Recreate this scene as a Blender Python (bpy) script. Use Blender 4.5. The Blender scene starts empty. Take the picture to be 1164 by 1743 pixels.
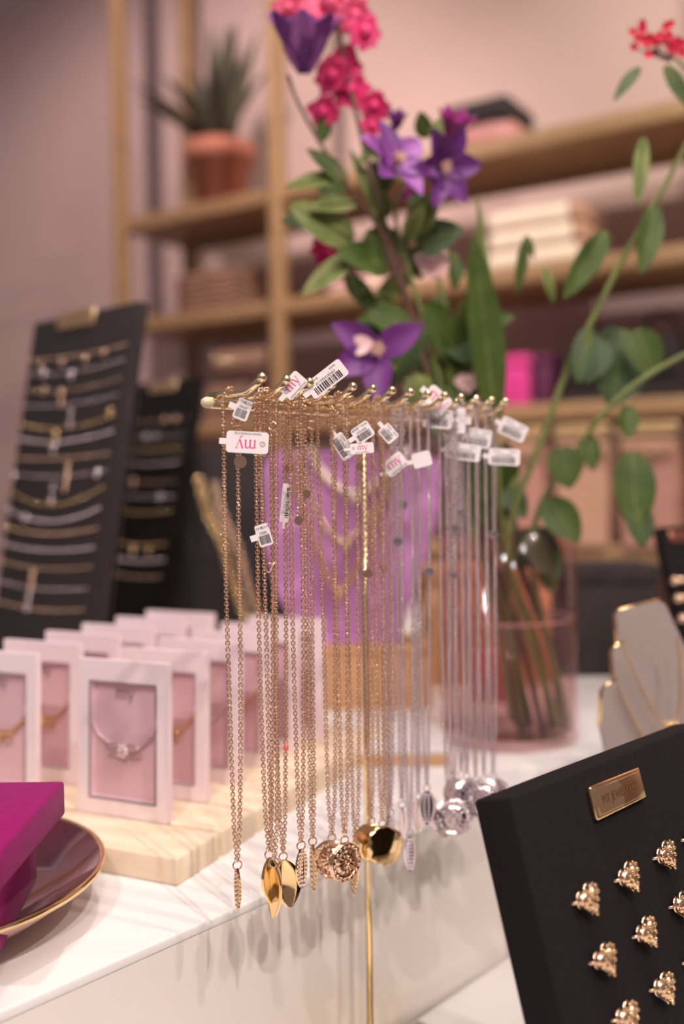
import bpy, bmesh, math, random
import numpy as np
from mathutils import Vector, Matrix, Quaternion
random.seed(7)
R = math.radians
scn = bpy.context.scene
COL = scn.collection
V = Vector

# ---------------------------------------------------------------- camera
FPX, CX, CY = 1695.0, 582.0, 871.5
CZ = 1.141                                        # eye height above the floor (m)
pit = math.atan(47 / FPX); rol = math.asin(0.012)
_F = V((0, math.cos(pit), -math.sin(pit))); _R0 = V((1, 0, 0)); _U0 = V((0, math.sin(pit), math.cos(pit)))
_R = _R0 * math.cos(rol) - _U0 * math.sin(rol); _U = _U0 * math.cos(rol) + _R0 * math.sin(rol)
CAM = V((0, 0, CZ))
cam = bpy.data.cameras.new('camera'); cam_o = bpy.data.objects.new('camera', cam); COL.objects.link(cam_o)
cam.sensor_fit = 'VERTICAL'; cam.sensor_height = 36.0; cam.lens = FPX / 1743 * 36
m = Matrix((_R, _U, -_F)).transposed().to_4x4(); m.translation = CAM
cam_o.matrix_world = m
cam.clip_start = 0.01
cam.dof.use_dof = True; cam.dof.focus_distance = 0.53; cam.dof.aperture_fstop = 3.0
scn.camera = cam_o

# ---------------------------------------------------------------- world, lamps, exposure
w = bpy.data.worlds.new('world'); scn.world = w; w.use_nodes = True
bg = w.node_tree.nodes['Background']; bg.inputs[0].default_value = (0.97, 0.74, 0.77, 1); bg.inputs[1].default_value = 0.18
def spot(name, loc, target, power, color, size=60, radius=0.04, blend=0.6):
    l = bpy.data.lights.new(name, 'SPOT'); o = bpy.data.objects.new(name, l); COL.objects.link(o)
    l.energy = power; l.color = color; l.spot_size = R(size); l.spot_blend = blend; l.shadow_soft_size = radius
    o.location = loc; o.rotation_euler = (V(target) - V(loc)).to_track_quat('-Z', 'Y').to_euler(); return o
def area(name, loc, target, power, color, sx, sy):
    l = bpy.data.lights.new(name, 'AREA'); o = bpy.data.objects.new(name, l); COL.objects.link(o)
    l.shape = 'RECTANGLE'; l.size = sx; l.size_y = sy; l.energy = power; l.color = color
    o.location = loc; o.rotation_euler = (V(target) - V(loc)).to_track_quat('-Z', 'Y').to_euler(); return o
WARM = (1.0, 0.88, 0.79)
spot('spot_lamp', (0.75, -0.75, 2.75), (0.0, 0.62, 0.9), 64, WARM, 55, 0.02)
spot('spot_lamp', (-0.35, -0.95, 2.75), (-0.1, 0.7, 0.9), 56, (1.0, 0.87, 0.82), 55, 0.02)
spot('spot_lamp', (0.30, -1.15, 2.60), (-0.05, 0.7, 0.9), 34, WARM, 55, 0.02)
spot('spot_lamp', (1.20, -0.10, 2.60), (0.0, 0.70, 0.9), 34, WARM, 55, 0.02)
spot('spot_lamp', (0.1, 0.75, 2.8), (-0.15, 0.8, 0.9), 30, WARM, 70)
spot('spot_lamp', (1.15, 0.6, 2.85), (0.95, 1.9, 1.85), 112, (1.0, 0.86, 0.64), 85)
spot('spot_lamp', (0.35, 0.5, 2.6), (0.55, 2.0, 1.5), 44, (1.0, 0.88, 0.78), 60)  # added front lamp that brightens the cream stack and middle shelves
spot('spot_lamp', (-0.6, 1.3, 2.85), (-0.6, 2.7, 1.4), 92, (1.0, 0.77, 0.70), 90)
area('overhead_fill', (0.3, 0.2, 2.9), (0.3, 0.4, 0), 12, (1.0, 0.84, 0.82), 1.2, 1.2)  # unseen soft area lamp, added as general fill from above
scn.view_settings.view_transform = 'Standard'; scn.view_settings.look = 'None'
scn.view_settings.gamma = 1.0; scn.view_settings.use_curve_mapping = False
scn.view_settings.exposure = 0.24

# ---------------------------------------------------------------- pixel -> place
def ray(px, py): return _F + _R * ((px - CX) / FPX) - _U * ((py - CY) / FPX)
def P(px, py, d): r = ray(px, py); return CAM + r * (d / r.y)
def PZ(px, py, z): r = ray(px, py); return CAM + r * ((z - CZ) / r.z)
def PP(px, py, p0, n): r = ray(px, py); return CAM + r * ((p0 - CAM).dot(n) / r.dot(n))
A = R(41.5)
Uu = V((math.sin(A), math.cos(A), 0)); Nn = V((math.cos(A), -math.sin(A), 0)); Zz = V((0, 0, 1))
TZ = CZ - 0.241                                   # table top
LZ = CZ - 0.375                                   # lower plinth top

# ---------------------------------------------------------------- materials
def mat(name, c, rough=0.5, metal=0.0, c2=None, scale=40, bump=0.0, coat=0.0, trans=0.0, sheen=0.0, spec=0.5, stretch=None):
    m = bpy.data.materials.new(name); m.use_nodes = True; nt = m.node_tree; b = nt.nodes['Principled BSDF']
    b.inputs['Roughness'].default_value = rough; b.inputs['Metallic'].default_value = metal
    b.inputs['Coat Weight'].default_value = coat; b.inputs['Transmission Weight'].default_value = trans
    b.inputs['Sheen Weight'].default_value = sheen; b.inputs['Specular IOR Level'].default_value = spec
    tc = nt.nodes.new('ShaderNodeTexCoord'); n = nt.nodes.new('ShaderNodeTexNoise'); n.inputs['Scale'].default_value = scale
    n.inputs['Detail'].default_value = 4
    src = tc.outputs['Object']
    if stretch:
        mp = nt.nodes.new('ShaderNodeMapping'); mp.inputs['Scale'].default_value = stretch
        if len(stretch) > 3: pass
        nt.links.new(src, mp.inputs['Vector']); src = mp.outputs['Vector']
    nt.links.new(src, n.inputs['Vector'])
    r = nt.nodes.new('ShaderNodeValToRGB'); c2 = c2 or tuple(x * 0.88 for x in c)
    r.color_ramp.elements[0].position = 0.3; r.color_ramp.elements[1].position = 0.7
    r.color_ramp.elements[0].color = (*c2, 1); r.color_ramp.elements[1].color = (*c, 1)
    nt.links.new(n.outputs['Fac'], r.inputs['Fac']); nt.links.new(r.outputs['Color'], b.inputs['Base Color'])
    if bump:
        bp = nt.nodes.new('ShaderNodeBump'); bp.inputs['Strength'].default_value = bump; bp.inputs['Distance'].default_value = 0.002
        nt.links.new(n.outputs['Fac'], bp.inputs['Height']); nt.links.new(bp.outputs['Normal'], b.inputs['Normal'])
    return m
def glass(name, tint, gloss=0.05, fac=1.0):
    m = bpy.data.materials.new(name); m.use_nodes = True; nt = m.node_tree; nt.nodes.clear()
    o = nt.nodes.new('ShaderNodeOutputMaterial'); mx = nt.nodes.new('ShaderNodeMixShader'); t = nt.nodes.new('ShaderNodeBsdfTransparent')
    g = nt.nodes.new('ShaderNodeBsdfGlossy'); lw = nt.nodes.new('ShaderNodeLayerWeight'); lw.inputs['Blend'].default_value = 0.5
    pw = nt.nodes.new('ShaderNodeMath'); pw.operation = 'POWER'; pw.inputs[1].default_value = 4.0; nt.links.new(lw.outputs['Facing'], pw.inputs[0])
    fr = nt.nodes.new('ShaderNodeMath'); fr.operation = 'MULTIPLY_ADD'; fr.inputs[1].default_value = 0.38; fr.inputs[2].default_value = 0.02; nt.links.new(pw.outputs[0], fr.inputs[0])
    t.inputs['Color'].default_value = (*tint, 1); g.inputs['Roughness'].default_value = gloss
    nt.links.new(fr.outputs[0], mx.inputs[0]); nt.links.new(t.outputs[0], mx.inputs[1]); nt.links.new(g.outputs[0], mx.inputs[2])
    nt.links.new(mx.outputs[0], o.inputs[0]); return m
M = dict(
 wall=mat('wall_paint', (0.565, 0.415, 0.40), 0.8, c2=(0.545, 0.40, 0.385), scale=3),
 floor=mat('floor_board', (0.30, 0.20, 0.15), 0.5, c2=(0.22, 0.14, 0.10), scale=4, stretch=(1, 12, 1)),
 table=mat('white_marble', (0.80, 0.775, 0.765), 0.28, c2=(0.76, 0.73, 0.72), scale=5, stretch=(1.0, 5.0, 1.0)),
 wood=mat('shelf_wood', (0.35, 0.215, 0.11), 0.5, c2=(0.27, 0.16, 0.08), scale=9, stretch=(2, 2, 10)),
 pine=mat('pine', (0.88, 0.75, 0.57), 0.5, c2=(0.80, 0.63, 0.45), scale=14, stretch=(1.2, 5, 9), bump=0.05),
 gold=mat('rose_gold', (0.90, 0.64, 0.46), 0.20, 1.0, c2=(0.82, 0.55, 0.38), scale=90),
 yellow_gold=mat('polished_gold', (0.93, 0.69, 0.38), 0.11, 1.0, c2=(0.88, 0.60, 0.28), scale=60),
 satin_gold=mat('satin_gold', (0.95, 0.72, 0.42), 0.38, 1.0, c2=(0.90, 0.66, 0.36), scale=60),
 meniscus=mat('meniscus', (0.70, 0.50, 0.48), 0.1),
 engraved=mat('engraved_gold', (0.50, 0.30, 0.14), 0.45, 1.0),
 brass=mat('rail_brass', (0.93, 0.78, 0.50), 0.16, 1.0, c2=(0.86, 0.70, 0.44), scale=30),
 silver=mat('silver', (0.93, 0.83, 0.85), 0.20, 1.0, c2=(0.82, 0.71, 0.74), scale=90),
 stone=mat('clear_stone', (0.95, 0.85, 0.88), 0.05, 0.3, c2=(0.85, 0.70, 0.78), scale=200),
 cap=mat('plastic_cap', (0.66, 0.58, 0.38), 0.25), panel=mat('shaded_panel', (0.79, 0.735, 0.68), 0.35, c2=(0.77, 0.715, 0.66), scale=3),  # panel: beige puts the weaker light on the upright faces into the colour
 tag=mat('tag_plastic', (0.88, 0.82, 0.83), 0.45, c2=(0.84, 0.78, 0.79)),
 ink=mat('black_ink', (0.045, 0.03, 0.045), 0.6), pinkink=mat('pink_ink', (0.80, 0.06, 0.30), 0.6), greyink=mat('grey_ink', (0.30, 0.20, 0.23), 0.6),
 black=mat('black_velvet', (0.013, 0.010, 0.011), 0.85, c2=(0.010, 0.0075, 0.0085), spec=0.15, scale=300, bump=0.1),
 blackb=mat('charcoal_card', (0.034, 0.027, 0.028), 0.8, c2=(0.027, 0.021, 0.022), spec=0.25, scale=200),
 pink=mat('pink_card', (0.93, 0.79, 0.83), 0.5, c2=(0.915, 0.77, 0.81), scale=20),
 inner=mat('pink_inlay', (0.91, 0.68, 0.725), 0.55, c2=(0.89, 0.655, 0.70), scale=20),
 film=glass('clear_film', (0.97, 0.94, 0.95), 0.08),
 fuchsia=mat('fuchsia_velvet', (0.29, 0.008, 0.13), 0.9, c2=(0.24, 0.006, 0.105), spec=0.15, sheen=0.05, scale=120, bump=0.08),
 plate=mat('burgundy_glaze', (0.085, 0.010, 0.022), 0.10, c2=(0.06, 0.008, 0.016), coat=0.6),
 plate_out=mat('rose_glaze', (0.58, 0.33, 0.28), 0.25),
 terracotta=mat('terracotta', (0.46, 0.17, 0.115), 0.8, c2=(0.40, 0.145, 0.10), scale=25),
 darkleaf=mat('agave_leaf', (0.085, 0.085, 0.055), 0.6, c2=(0.06, 0.06, 0.042)),
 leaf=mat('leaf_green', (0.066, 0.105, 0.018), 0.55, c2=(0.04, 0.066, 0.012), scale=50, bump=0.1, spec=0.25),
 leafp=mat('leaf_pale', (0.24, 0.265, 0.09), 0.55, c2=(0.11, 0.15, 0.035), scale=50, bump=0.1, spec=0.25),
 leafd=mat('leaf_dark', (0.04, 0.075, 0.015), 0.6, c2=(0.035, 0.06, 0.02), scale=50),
 stem=mat('stem_green', (0.22, 0.26, 0.085), 0.5, c2=(0.16, 0.19, 0.06)),
 stemd=mat('stem_brown', (0.16, 0.085, 0.055), 0.6, c2=(0.11, 0.055, 0.04)),
 hotpink=mat('snapdragon_pink', (0.62, 0.014, 0.13), 0.6, c2=(0.70, 0.04, 0.18), scale=30),
 lightpink=mat('snapdragon_light', (0.76, 0.12, 0.23), 0.6, c2=(0.68, 0.06, 0.17), scale=30),
 palepink=mat('blossom_pale', (0.86, 0.60, 0.58), 0.6, c2=(0.80, 0.45, 0.48), scale=30),
 purple=mat('clematis_purple', (0.115, 0.016, 0.17), 0.55, c2=(0.165, 0.025, 0.20), scale=40),
 mauve=mat('clematis_mauve', (0.36, 0.11, 0.40), 0.55, c2=(0.25, 0.06, 0.32), scale=40),
 plum=mat('plum_petal', (0.33, 0.02, 0.20), 0.5, c2=(0.25, 0.015, 0.16), scale=40),
 stamen=mat('stamen', (0.62, 0.38, 0.30), 0.6, c2=(0.5, 0.28, 0.22), scale=100),
 red=mat('red_petal', (0.70, 0.025, 0.07), 0.55, c2=(0.55, 0.02, 0.06), scale=60),
 vase=glass('pink_glass', (0.94, 0.83, 0.835), 0.03), water=glass('water', (0.985, 0.965, 0.96), 0.02),
 lilac=mat('lilac_acrylic', (0.60, 0.27, 0.58), 0.35, c2=(0.58, 0.25, 0.55), scale=6),
 kraft=mat('kraft_card', (0.62, 0.36, 0.19), 0.7, c2=(0.57, 0.32, 0.165), scale=15),
 coral=mat('coral_card', (0.62, 0.15, 0.17), 0.6), greycard=mat('grey_acrylic', (0.36, 0.30, 0.28), 0.4, c2=(0.34, 0.28, 0.265), scale=8),
 wicker=mat('wicker', (0.36, 0.21, 0.15), 0.8, c2=(0.22, 0.12, 0.085), scale=60, bump=0.4),
 cream=mat('cream_cloth', (0.85, 0.73, 0.60), 0.8, c2=(0.80, 0.66, 0.54), scale=20),
 magenta=mat('magenta_velvet', (0.66, 0.03, 0.27), 0.7, c2=(0.55, 0.02, 0.22), sheen=0.4), darkplum=mat('dark_plum', (0.10, 0.012, 0.06), 0.7),
 tan=mat('tan_weave', (0.50, 0.30, 0.21), 0.8, c2=(0.38, 0.21, 0.15), scale=80, bump=0.3),
 rosecloth=mat('rose_cloth', (0.46, 0.235, 0.185), 0.8, c2=(0.36, 0.18, 0.15), scale=20),
 beige=mat('beige_leather', (0.36, 0.245, 0.185), 0.6, c2=(0.32, 0.215, 0.16), scale=20),
 copper=mat('copper', (0.75, 0.30, 0.22), 0.3, 1.0), coralbead=mat('coral_bead', (0.80, 0.16, 0.12), 0.3),
 pouchpink=mat('pouch_pink', (0.62, 0.30, 0.30), 0.7),
)

# ---------------------------------------------------------------- mesh helpers
class MB:
    def __init__(s): s.v = []; s.f = []; s.sm = []
    def add(s, vs, fs, smooth=False):
        o = len(s.v); s.v += [tuple(x) for x in vs]; s.f += [tuple(i + o for i in f) for f in fs]; s.sm += [smooth] * len(fs); return s
    def box(s, c, sz, ax=None):
        c = V(c); ax = ax or (V((1, 0, 0)), V((0, 1, 0)), V((0, 0, 1))); h = [x / 2 for x in sz]
        vs = [c + ax[0] * (h[0] * i) + ax[1] * (h[1] * j) + ax[2] * (h[2] * k) for i in (-1, 1) for j in (-1, 1) for k in (-1, 1)]
        return s.add(vs, [(0, 1, 3, 2), (4, 6, 7, 5), (0, 4, 5, 1), (2, 3, 7, 6), (0, 2, 6, 4), (1, 5, 7, 3)])
    def rbox(s, c, sz, ax=None, r=0.002, seg=2):
        c = V(c); ax = ax or (V((1, 0, 0)), V((0, 1, 0)), V((0, 0, 1)))
        bm = bmesh.new(); bmesh.ops.create_cube(bm, size=1.0)
        for v in bm.verts: v.co = V((v.co.x * sz[0], v.co.y * sz[1], v.co.z * sz[2]))
        bmesh.ops.bevel(bm, geom=bm.edges[:], offset=min(r, min(sz) * 0.45), segments=seg, profile=0.5, affect='EDGES')
        bm.verts.index_update()
        s.add([c + ax[0] * v.co.x + ax[1] * v.co.y + ax[2] * v.co.z for v in bm.verts], [[v.index for v in f.verts] for f in bm.faces], True)
        bm.free(); return s
    def tube(s, pts, r, n=8, cap=True):
        pts = [V(p) for p in pts]; rs = r if isinstance(r, (list, tuple)) else [r] * len(pts)
        t0 = (pts[1] - pts[0]).normalized(); a = t0.orthogonal().normalized(); vs = []; L = len(pts)
        for i, p in enumerate(pts):
            t = (pts[min(i + 1, L - 1)] - pts[max(i - 1, 0)]).normalized()
            a = (a - t * a.dot(t)).normalized(); b = t.cross(a)
            vs += [p + (a * math.cos(2 * math.pi * k / n) + b * math.sin(2 * math.pi * k / n)) * rs[i] for k in range(n)]
        fs = [(i * n + k, i * n + (k + 1) % n, (i + 1) * n + (k + 1) % n, (i + 1) * n + k) for i in range(L - 1) for k in range(n)]
        if cap: fs += [tuple(range(n - 1, -1, -1)), tuple(range((L - 1) * n, L * n))]
        return s.add(vs, fs, True)
    def lathe(s, prof, c=(0, 0, 0), n=32, close=False):
        c = V(c); L = len(prof)
        vs = [c + V((r * math.cos(2 * math.pi * k / n), r * math.sin(2 * math.pi * k / n), z)) for r, z in prof for k in range(n)]
        fs = [(i * n + k, i * n + (k + 1) % n, (i + 1) * n + (k + 1) % n, (i + 1) * n + k) for i in range(L - 1) for k in range(n)]
        if close: fs += [tuple(range(n - 1, -1, -1)), tuple(range((L - 1) * n, L * n))]
        return s.add(vs, fs, True)
    def ball(s, c, r, n=8, m=6, sc=(1, 1, 1), ax=None):
        c = V(c); ax = ax or (V((1, 0, 0)), V((0, 1, 0)), V((0, 0, 1))); vs = []
        def q(a, b, d): return c + ax[0] * (a * r * sc[0]) + ax[1] * (b * r * sc[1]) + ax[2] * (d * r * sc[2])
        vs.append(q(0, 0, 1))
        for i in range(1, m):
            th = math.pi * i / m
            vs += [q(math.sin(th) * math.cos(2 * math.pi * k / n), math.sin(th) * math.sin(2 * math.pi * k / n), math.cos(th)) for k in range(n)]
        vs.append(q(0, 0, -1)); e = len(vs) - 1
        fs = [(0, 1 + k, 1 + (k + 1) % n) for k in range(n)]
        fs += [(1 + i * n + k, 1 + (i + 1) * n + k, 1 + (i + 1) * n + (k + 1) % n, 1 + i * n + (k + 1) % n) for i in range(m - 2) for k in range(n)]
        fs += [(e, 1 + (m - 2) * n + (k + 1) % n, 1 + (m - 2) * n + k) for k in range(n)]
        return s.add(vs, fs, True)
    def prism(s, poly, o, ax, ay, az, t, smooth=False):
        o = V(o); n = len(poly); vs = [o + ax * x + ay * y + az * (t / 2) for x, y in poly] + [o + ax * x + ay * y - az * (t / 2) for x, y in poly]
        fs = [tuple(range(n)), tuple(range(2 * n - 1, n - 1, -1))] + [(i, n + i, n + (i + 1) % n, (i + 1) % n) for i in range(n)]
        return s.add(vs, fs, smooth)
    def ring(s, c, r, wr, ax, ay, n=14, m=6):
        c = V(c); az = ax.cross(ay); vs = []
        for i in range(n):
            a = 2 * math.pi * i / n; d = ax * math.cos(a) + ay * math.sin(a)
            vs += [c + d * (r + wr * math.cos(2 * math.pi * k / m)) + az * (wr * math.sin(2 * math.pi * k / m)) for k in range(m)]
        fs = [(i * m + k, ((i + 1) % n) * m + k, ((i + 1) % n) * m + (k + 1) % m, i * m + (k + 1) % m) for i in range(n) for k in range(m)]
        return s.add(vs, fs, True)
    def petal(s, base, d, nr, L, W, curl=0.2, cup=0.15, ruffle=0.0, tip=1.0, nu=7, nv=5, ph=0.0):
        d = V(d).normalized(); nr = V(nr); nr = (nr - d * nr.dot(d)).normalized(); sd = d.cross(nr); vs = []
        for i in range(nu):
            t = i / (nu - 1); wd = W * 0.5 * (math.sin(math.pi * min(1, t * 0.94 + 0.05) ** tip) ** 0.75 + 0.04)
            for j in range(nv):
                x = j / (nv - 1) * 2 - 1
                z = curl * L * t * t + cup * W * x * x * math.sin(math.pi * t) + ruffle * L * math.sin(7 * x + 5 * t + ph) * t
                vs.append(V(base) + d * (L * t) + sd * (x * wd) + nr * z)
        return s.add(vs, [(i * nv + j, i * nv + j + 1, (i + 1) * nv + j + 1, (i + 1) * nv + j) for i in range(nu - 1) for j in range(nv - 1)], True)
    def build(s, name, material, parent=None):
        me = bpy.data.meshes.new(name); org = ORG.get(parent.name, V((0, 0, 0))) if parent else V((0, 0, 0))
        me.from_pydata([(x[0] - org.x, x[1] - org.y, x[2] - org.z) for x in s.v], [], s.f)
        me.polygons.foreach_set('use_smooth', s.sm); me.materials.append(M[material] if isinstance(material, str) else material); me.update()
        o = bpy.data.objects.new(name, me); COL.objects.link(o)
        if parent: o.parent = parent; ORG[o.name] = org
        return o
ORG = {}
def tagp(o, label=None, cat=None, group=None, kind=None):
    if label: o['label'] = label
    if cat: o['category'] = cat
    if group: o['group'] = group
    if kind: o['kind'] = kind
    return o
def thing(name, loc, label, cat, group=None):
    o = bpy.data.objects.new(name, None); COL.objects.link(o); o.location = loc; o.empty_display_size = 0.02
    ORG[o.name] = V(loc); return tagp(o, label, cat, group)
def solo(o, label, cat, group=None):              # a one-mesh thing: put its origin at its base
    me = o.data; c = np.empty(len(me.vertices) * 3); me.vertices.foreach_get('co', c); c = c.reshape(-1, 3)
    b = V(((c[:, 0].min() + c[:, 0].max()) / 2, (c[:, 1].min() + c[:, 1].max()) / 2, c[:, 2].min()))
    me.transform(Matrix.Translation(-b)); o.location = b; return tagp(o, label, cat, group)
def struct(o): o['kind'] = 'structure'; return o
def copy_tree(o, parent=None):
    c = o.copy(); COL.objects.link(c)
    if parent: c.parent = parent
    for ch in list(o.children): copy_tree(ch, c)
    return c
_txt = {}
def text_geo(body):
    if body not in _txt:
        cu = bpy.data.curves.new('lettering', 'FONT'); cu.body = body; cu.align_x = 'CENTER'; cu.align_y = 'CENTER'; cu.resolution_u = 3
        o = bpy.data.objects.new('lettering', cu); COL.objects.link(o); bpy.context.view_layer.update()
        dg = bpy.context.evaluated_depsgraph_get(); me = o.evaluated_get(dg).to_mesh()
        _txt[body] = ([v.co.copy() for v in me.vertices], [tuple(p.vertices) for p in me.polygons])
        o.evaluated_get(dg).to_mesh_clear(); bpy.data.objects.remove(o); bpy.data.curves.remove(cu)
    return _txt[body]
def put_text(mb, body, o, ax, ay, size, lift=None, sx=1.0):
    vs, fs = text_geo(body); o = V(o); l = lift or V((0, 0, 0))
    mb.add([o + ax * (v.x * size * sx) + ay * (v.y * size) + l for v in vs], fs)
# serif "my" built from strokes: unit height ~1 (x-height), reads left to right
def put_my(mb, o, ax, ay, az, h, thick=0.0001):
    o = V(o)
    def st(x0, y0, x1, y1, wd):
        a = V((x0, y0)); b = V((x1, y1)); d = (b - a).normalized(); p = V((-d.y, d.x)) * wd / 2
        mb.prism([tuple((q) * h) for q in (a - p, b - p, b + p, a + p)][:4], o, ax, ay, az, thick)
    for x in (-1.0, -0.5, 0.0): st(x, 0, x, 0.82, 0.15); st(x - 0.13, 0.02, x + 0.13, 0.02, 0.05)
    st(-1.14, 0.86, -0.95, 0.86, 0.07)
    for x in (-1.0, -0.5): st(x + 0.05, 0.74, x + 0.28, 0.93, 0.07); st(x + 0.22, 0.93, x + 0.5, 0.80, 0.11)
    st(0.32, 0.92, 0.66, 0.0, 0.15); st(1.0, 0.92, 0.60, -0.28, 0.06); st(0.62, -0.25, 0.38, -0.40, 0.10)
    st(0.20, 0.92, 0.46, 0.92, 0.06); st(0.86, 0.92, 1.12, 0.92, 0.06)
def rrect(w_, h_, r, n=4):
    out = []
    for cx, cy, a0 in ((w_ / 2 - r, h_ / 2 - r, 0), (-w_ / 2 + r, h_ / 2 - r, 90), (-w_ / 2 + r, -h_ / 2 + r, 180), (w_ / 2 - r, -h_ / 2 + r, 270)):
        out += [(cx + r * math.cos(R(a0 + 90 * k / n)), cy + r * math.sin(R(a0 + 90 * k / n))) for k in range(n + 1)]
    return out
def arc_pts(a, b, sag, n=12):
    return [V(a).lerp(V(b), k / n) - Zz * (sag * 4 * (k / n) * (1 - k / n)) for k in range(n + 1)]
def smooth_path(pts, n=6):
    pts = [V(p) for p in pts]; q = [pts[0] * 2 - pts[1]] + pts + [pts[-1] * 2 - pts[-2]]; out = []
    for i in range(1, len(q) - 2):
        for k in range(n):
            t = k / n; a, b, c, d = q[i - 1:i + 3]
            out.append(0.5 * ((2 * b) + (c - a) * t + (2 * a - 5 * b + 4 * c - d) * t * t + (3 * b - a - 3 * c + d) * t ** 3))
    return out + [pts[-1]]
# links of a chain along a path, as one mesh
def _link(a, b, wr, n=8, m=4):
    vs = []
    for i in range(n):
        th = 2 * math.pi * i / n; c = np.array([a * math.cos(th), b * math.sin(th), 0]); d = np.array([math.cos(th), math.sin(th), 0])
        for k in range(m): vs.append(c + d * wr * math.cos(2 * math.pi * k / m) + np.array([0, 0, wr * math.sin(2 * math.pi * k / m)]))
    fs = [(i * m + k, ((i + 1) % n) * m + k, ((i + 1) % n) * m + (k + 1) % m, i * m + (k + 1) % m) for i in range(n) for k in range(m)]
    return np.array(vs), np.array(fs)
def chain(mb, pts, pitch=0.00172, a=0.00134, b=0.00102, wr=0.00033, jit=0.25):
    p = np.array([tuple(x) for x in pts]); s = np.r_[0, np.cumsum(np.linalg.norm(np.diff(p, axis=0), axis=1))]
    N = max(2, int(s[-1] / pitch)); q = (np.arange(N) + 0.5) * s[-1] / N
    c = np.stack([np.interp(q, s, p[:, k]) for k in range(3)], 1); c2 = np.stack([np.interp(q + 1e-4, s, p[:, k]) for k in range(3)], 1)
    c1 = np.stack([np.interp(q - 1e-4, s, p[:, k]) for k in range(3)], 1)
    t = c2 - c1; t /= np.linalg.norm(t, axis=1)[:, None]
    ref = np.tile(np.array([[0.77, -0.64, 0.05]]), (N, 1)); e = np.cross(t, ref); e /= np.linalg.norm(e, axis=1)[:, None]; g = np.cross(t, e)
    ang = (np.arange(N) % 2) * (math.pi / 2) + 0.75 + np.array([random.uniform(-jit, jit) for _ in range(N)])
    x = e * np.cos(ang)[:, None] + g * np.sin(ang)[:, None]; z = np.cross(t, x)
    lv, lf = _link(a, b, wr)
    vs = c[:, None, :] + lv[None, :, 0:1] * t[:, None, :] + lv[None, :, 1:2] * x[:, None, :] + lv[None, :, 2:3] * z[:, None, :]
    fs = (lf[None] + (np.arange(N) * len(lv))[:, None, None]).reshape(-1, 4)
    return mb.add(vs.reshape(-1, 3).tolist(), fs.tolist(), True)

# ================================================================ the room
F0 = P(215, 833, 2.6); F0.z = 0                                        # foot of the far left shelf post
E = V((0.836, -0.549, 0)); G = V((0.549, 0.836, 0))                    # along the shelf, into the wall
def S(l, g, z): return F0 + E * l + G * g + V((0, 0, z))
AX = (E, G, Zz)
WG = 0.345
struct(MB().box(S(0.3, WG + 0.05, 1.6), (6.0, 0.1, 3.2), AX).build('wall_back', 'wall'))
struct(MB().box(V((0.2, 1.0, -0.05)), (7, 7, 0.1)).build('floor', 'floor'))
# white plinth table: front face runs along the hook rail, lower step in front of it
e0 = PZ(440, 1528, TZ); v0 = e0.dot(-Nn); u0 = e0.dot(Uu)
def T(u, v, z): return Uu * u - Nn * v + Zz * z
TAX = (Uu, -Nn, Zz)
t = thing('display_table', T(0.6, v0 + 0.45, 0), 'white marble-look display table carrying the vase, pink cards and black boards', 'table')
MB().rbox(T(0.6, v0 + 0.45, TZ - 0.003), (2.0, 0.9, 0.006), TAX, 0.0012).build('table_top', 'table', t)
MB().box(T(0.6, v0 + 0.4505, (TZ - 0.006) / 2), (1.999, 0.9, TZ - 0.006), TAX).build('table_body', 'panel', t)
t = thing('display_plinth', T(0.6, v0 - 0.25, 0), 'lower white plinth step in front of the display table', 'plinth')
MB().rbox(T(0.6, v0 - 0.2495, LZ - 0.003), (2.0, 0.498, 0.006), TAX, 0.0012).build('plinth_top', 'table', t)
MB().box(T(0.6, v0 - 0.2495, (LZ - 0.006) / 2), (1.999, 0.497, LZ - 0.006), TAX).build('plinth_body', 'panel', t)

# ================================================================ wall shelf
ZA, ZB, ZC, ZD = CZ + 0.685, CZ + 0.425, CZ + 0.150, CZ - 0.125
sh = thing('wall_shelf', S(0.7, 0.13, 0), 'tall open shelving unit of brown wood against the pink wall', 'shelf')
for (l, g) in ((0, 0), (0, 0.262), (0.506, 0), (1.75, 0), (1.75, 0.262)):
    lean = 0.0
    MB().rbox(S(l, g, 1.35), (0.032, 0.032, 2.7), AX, 0.002).build('post', 'wood', sh)
for z in (ZA, ZB, ZC, ZD, CZ - 0.42):
    b = MB().rbox(S(0.875, 0.131, z - 0.011), (1.78, 0.225, 0.018), AX, 0.002).build('shelf_board', 'wood', sh)
    MB().rbox(S(0.875, 0.006, z - 0.012), (1.74, 0.022, 0.034), AX, 0.002).build('front_rail', 'wood', b)
    MB().rbox(S(0.875, 0.256, z - 0.012), (1.74, 0.022, 0.034), AX, 0.002).build('back_rail', 'wood', b)
shelf_n = G
def SP(px, py, g): return PP(px, py, S(0, g, 0), G)                    # pixel -> point on the vertical plane g behind the shelf front
def sl(px, g=0.13, z=None):                                           # pixel column -> position along the shelf
    q = SP(px, 700, g); return (q - F0).dot(E)
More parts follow.
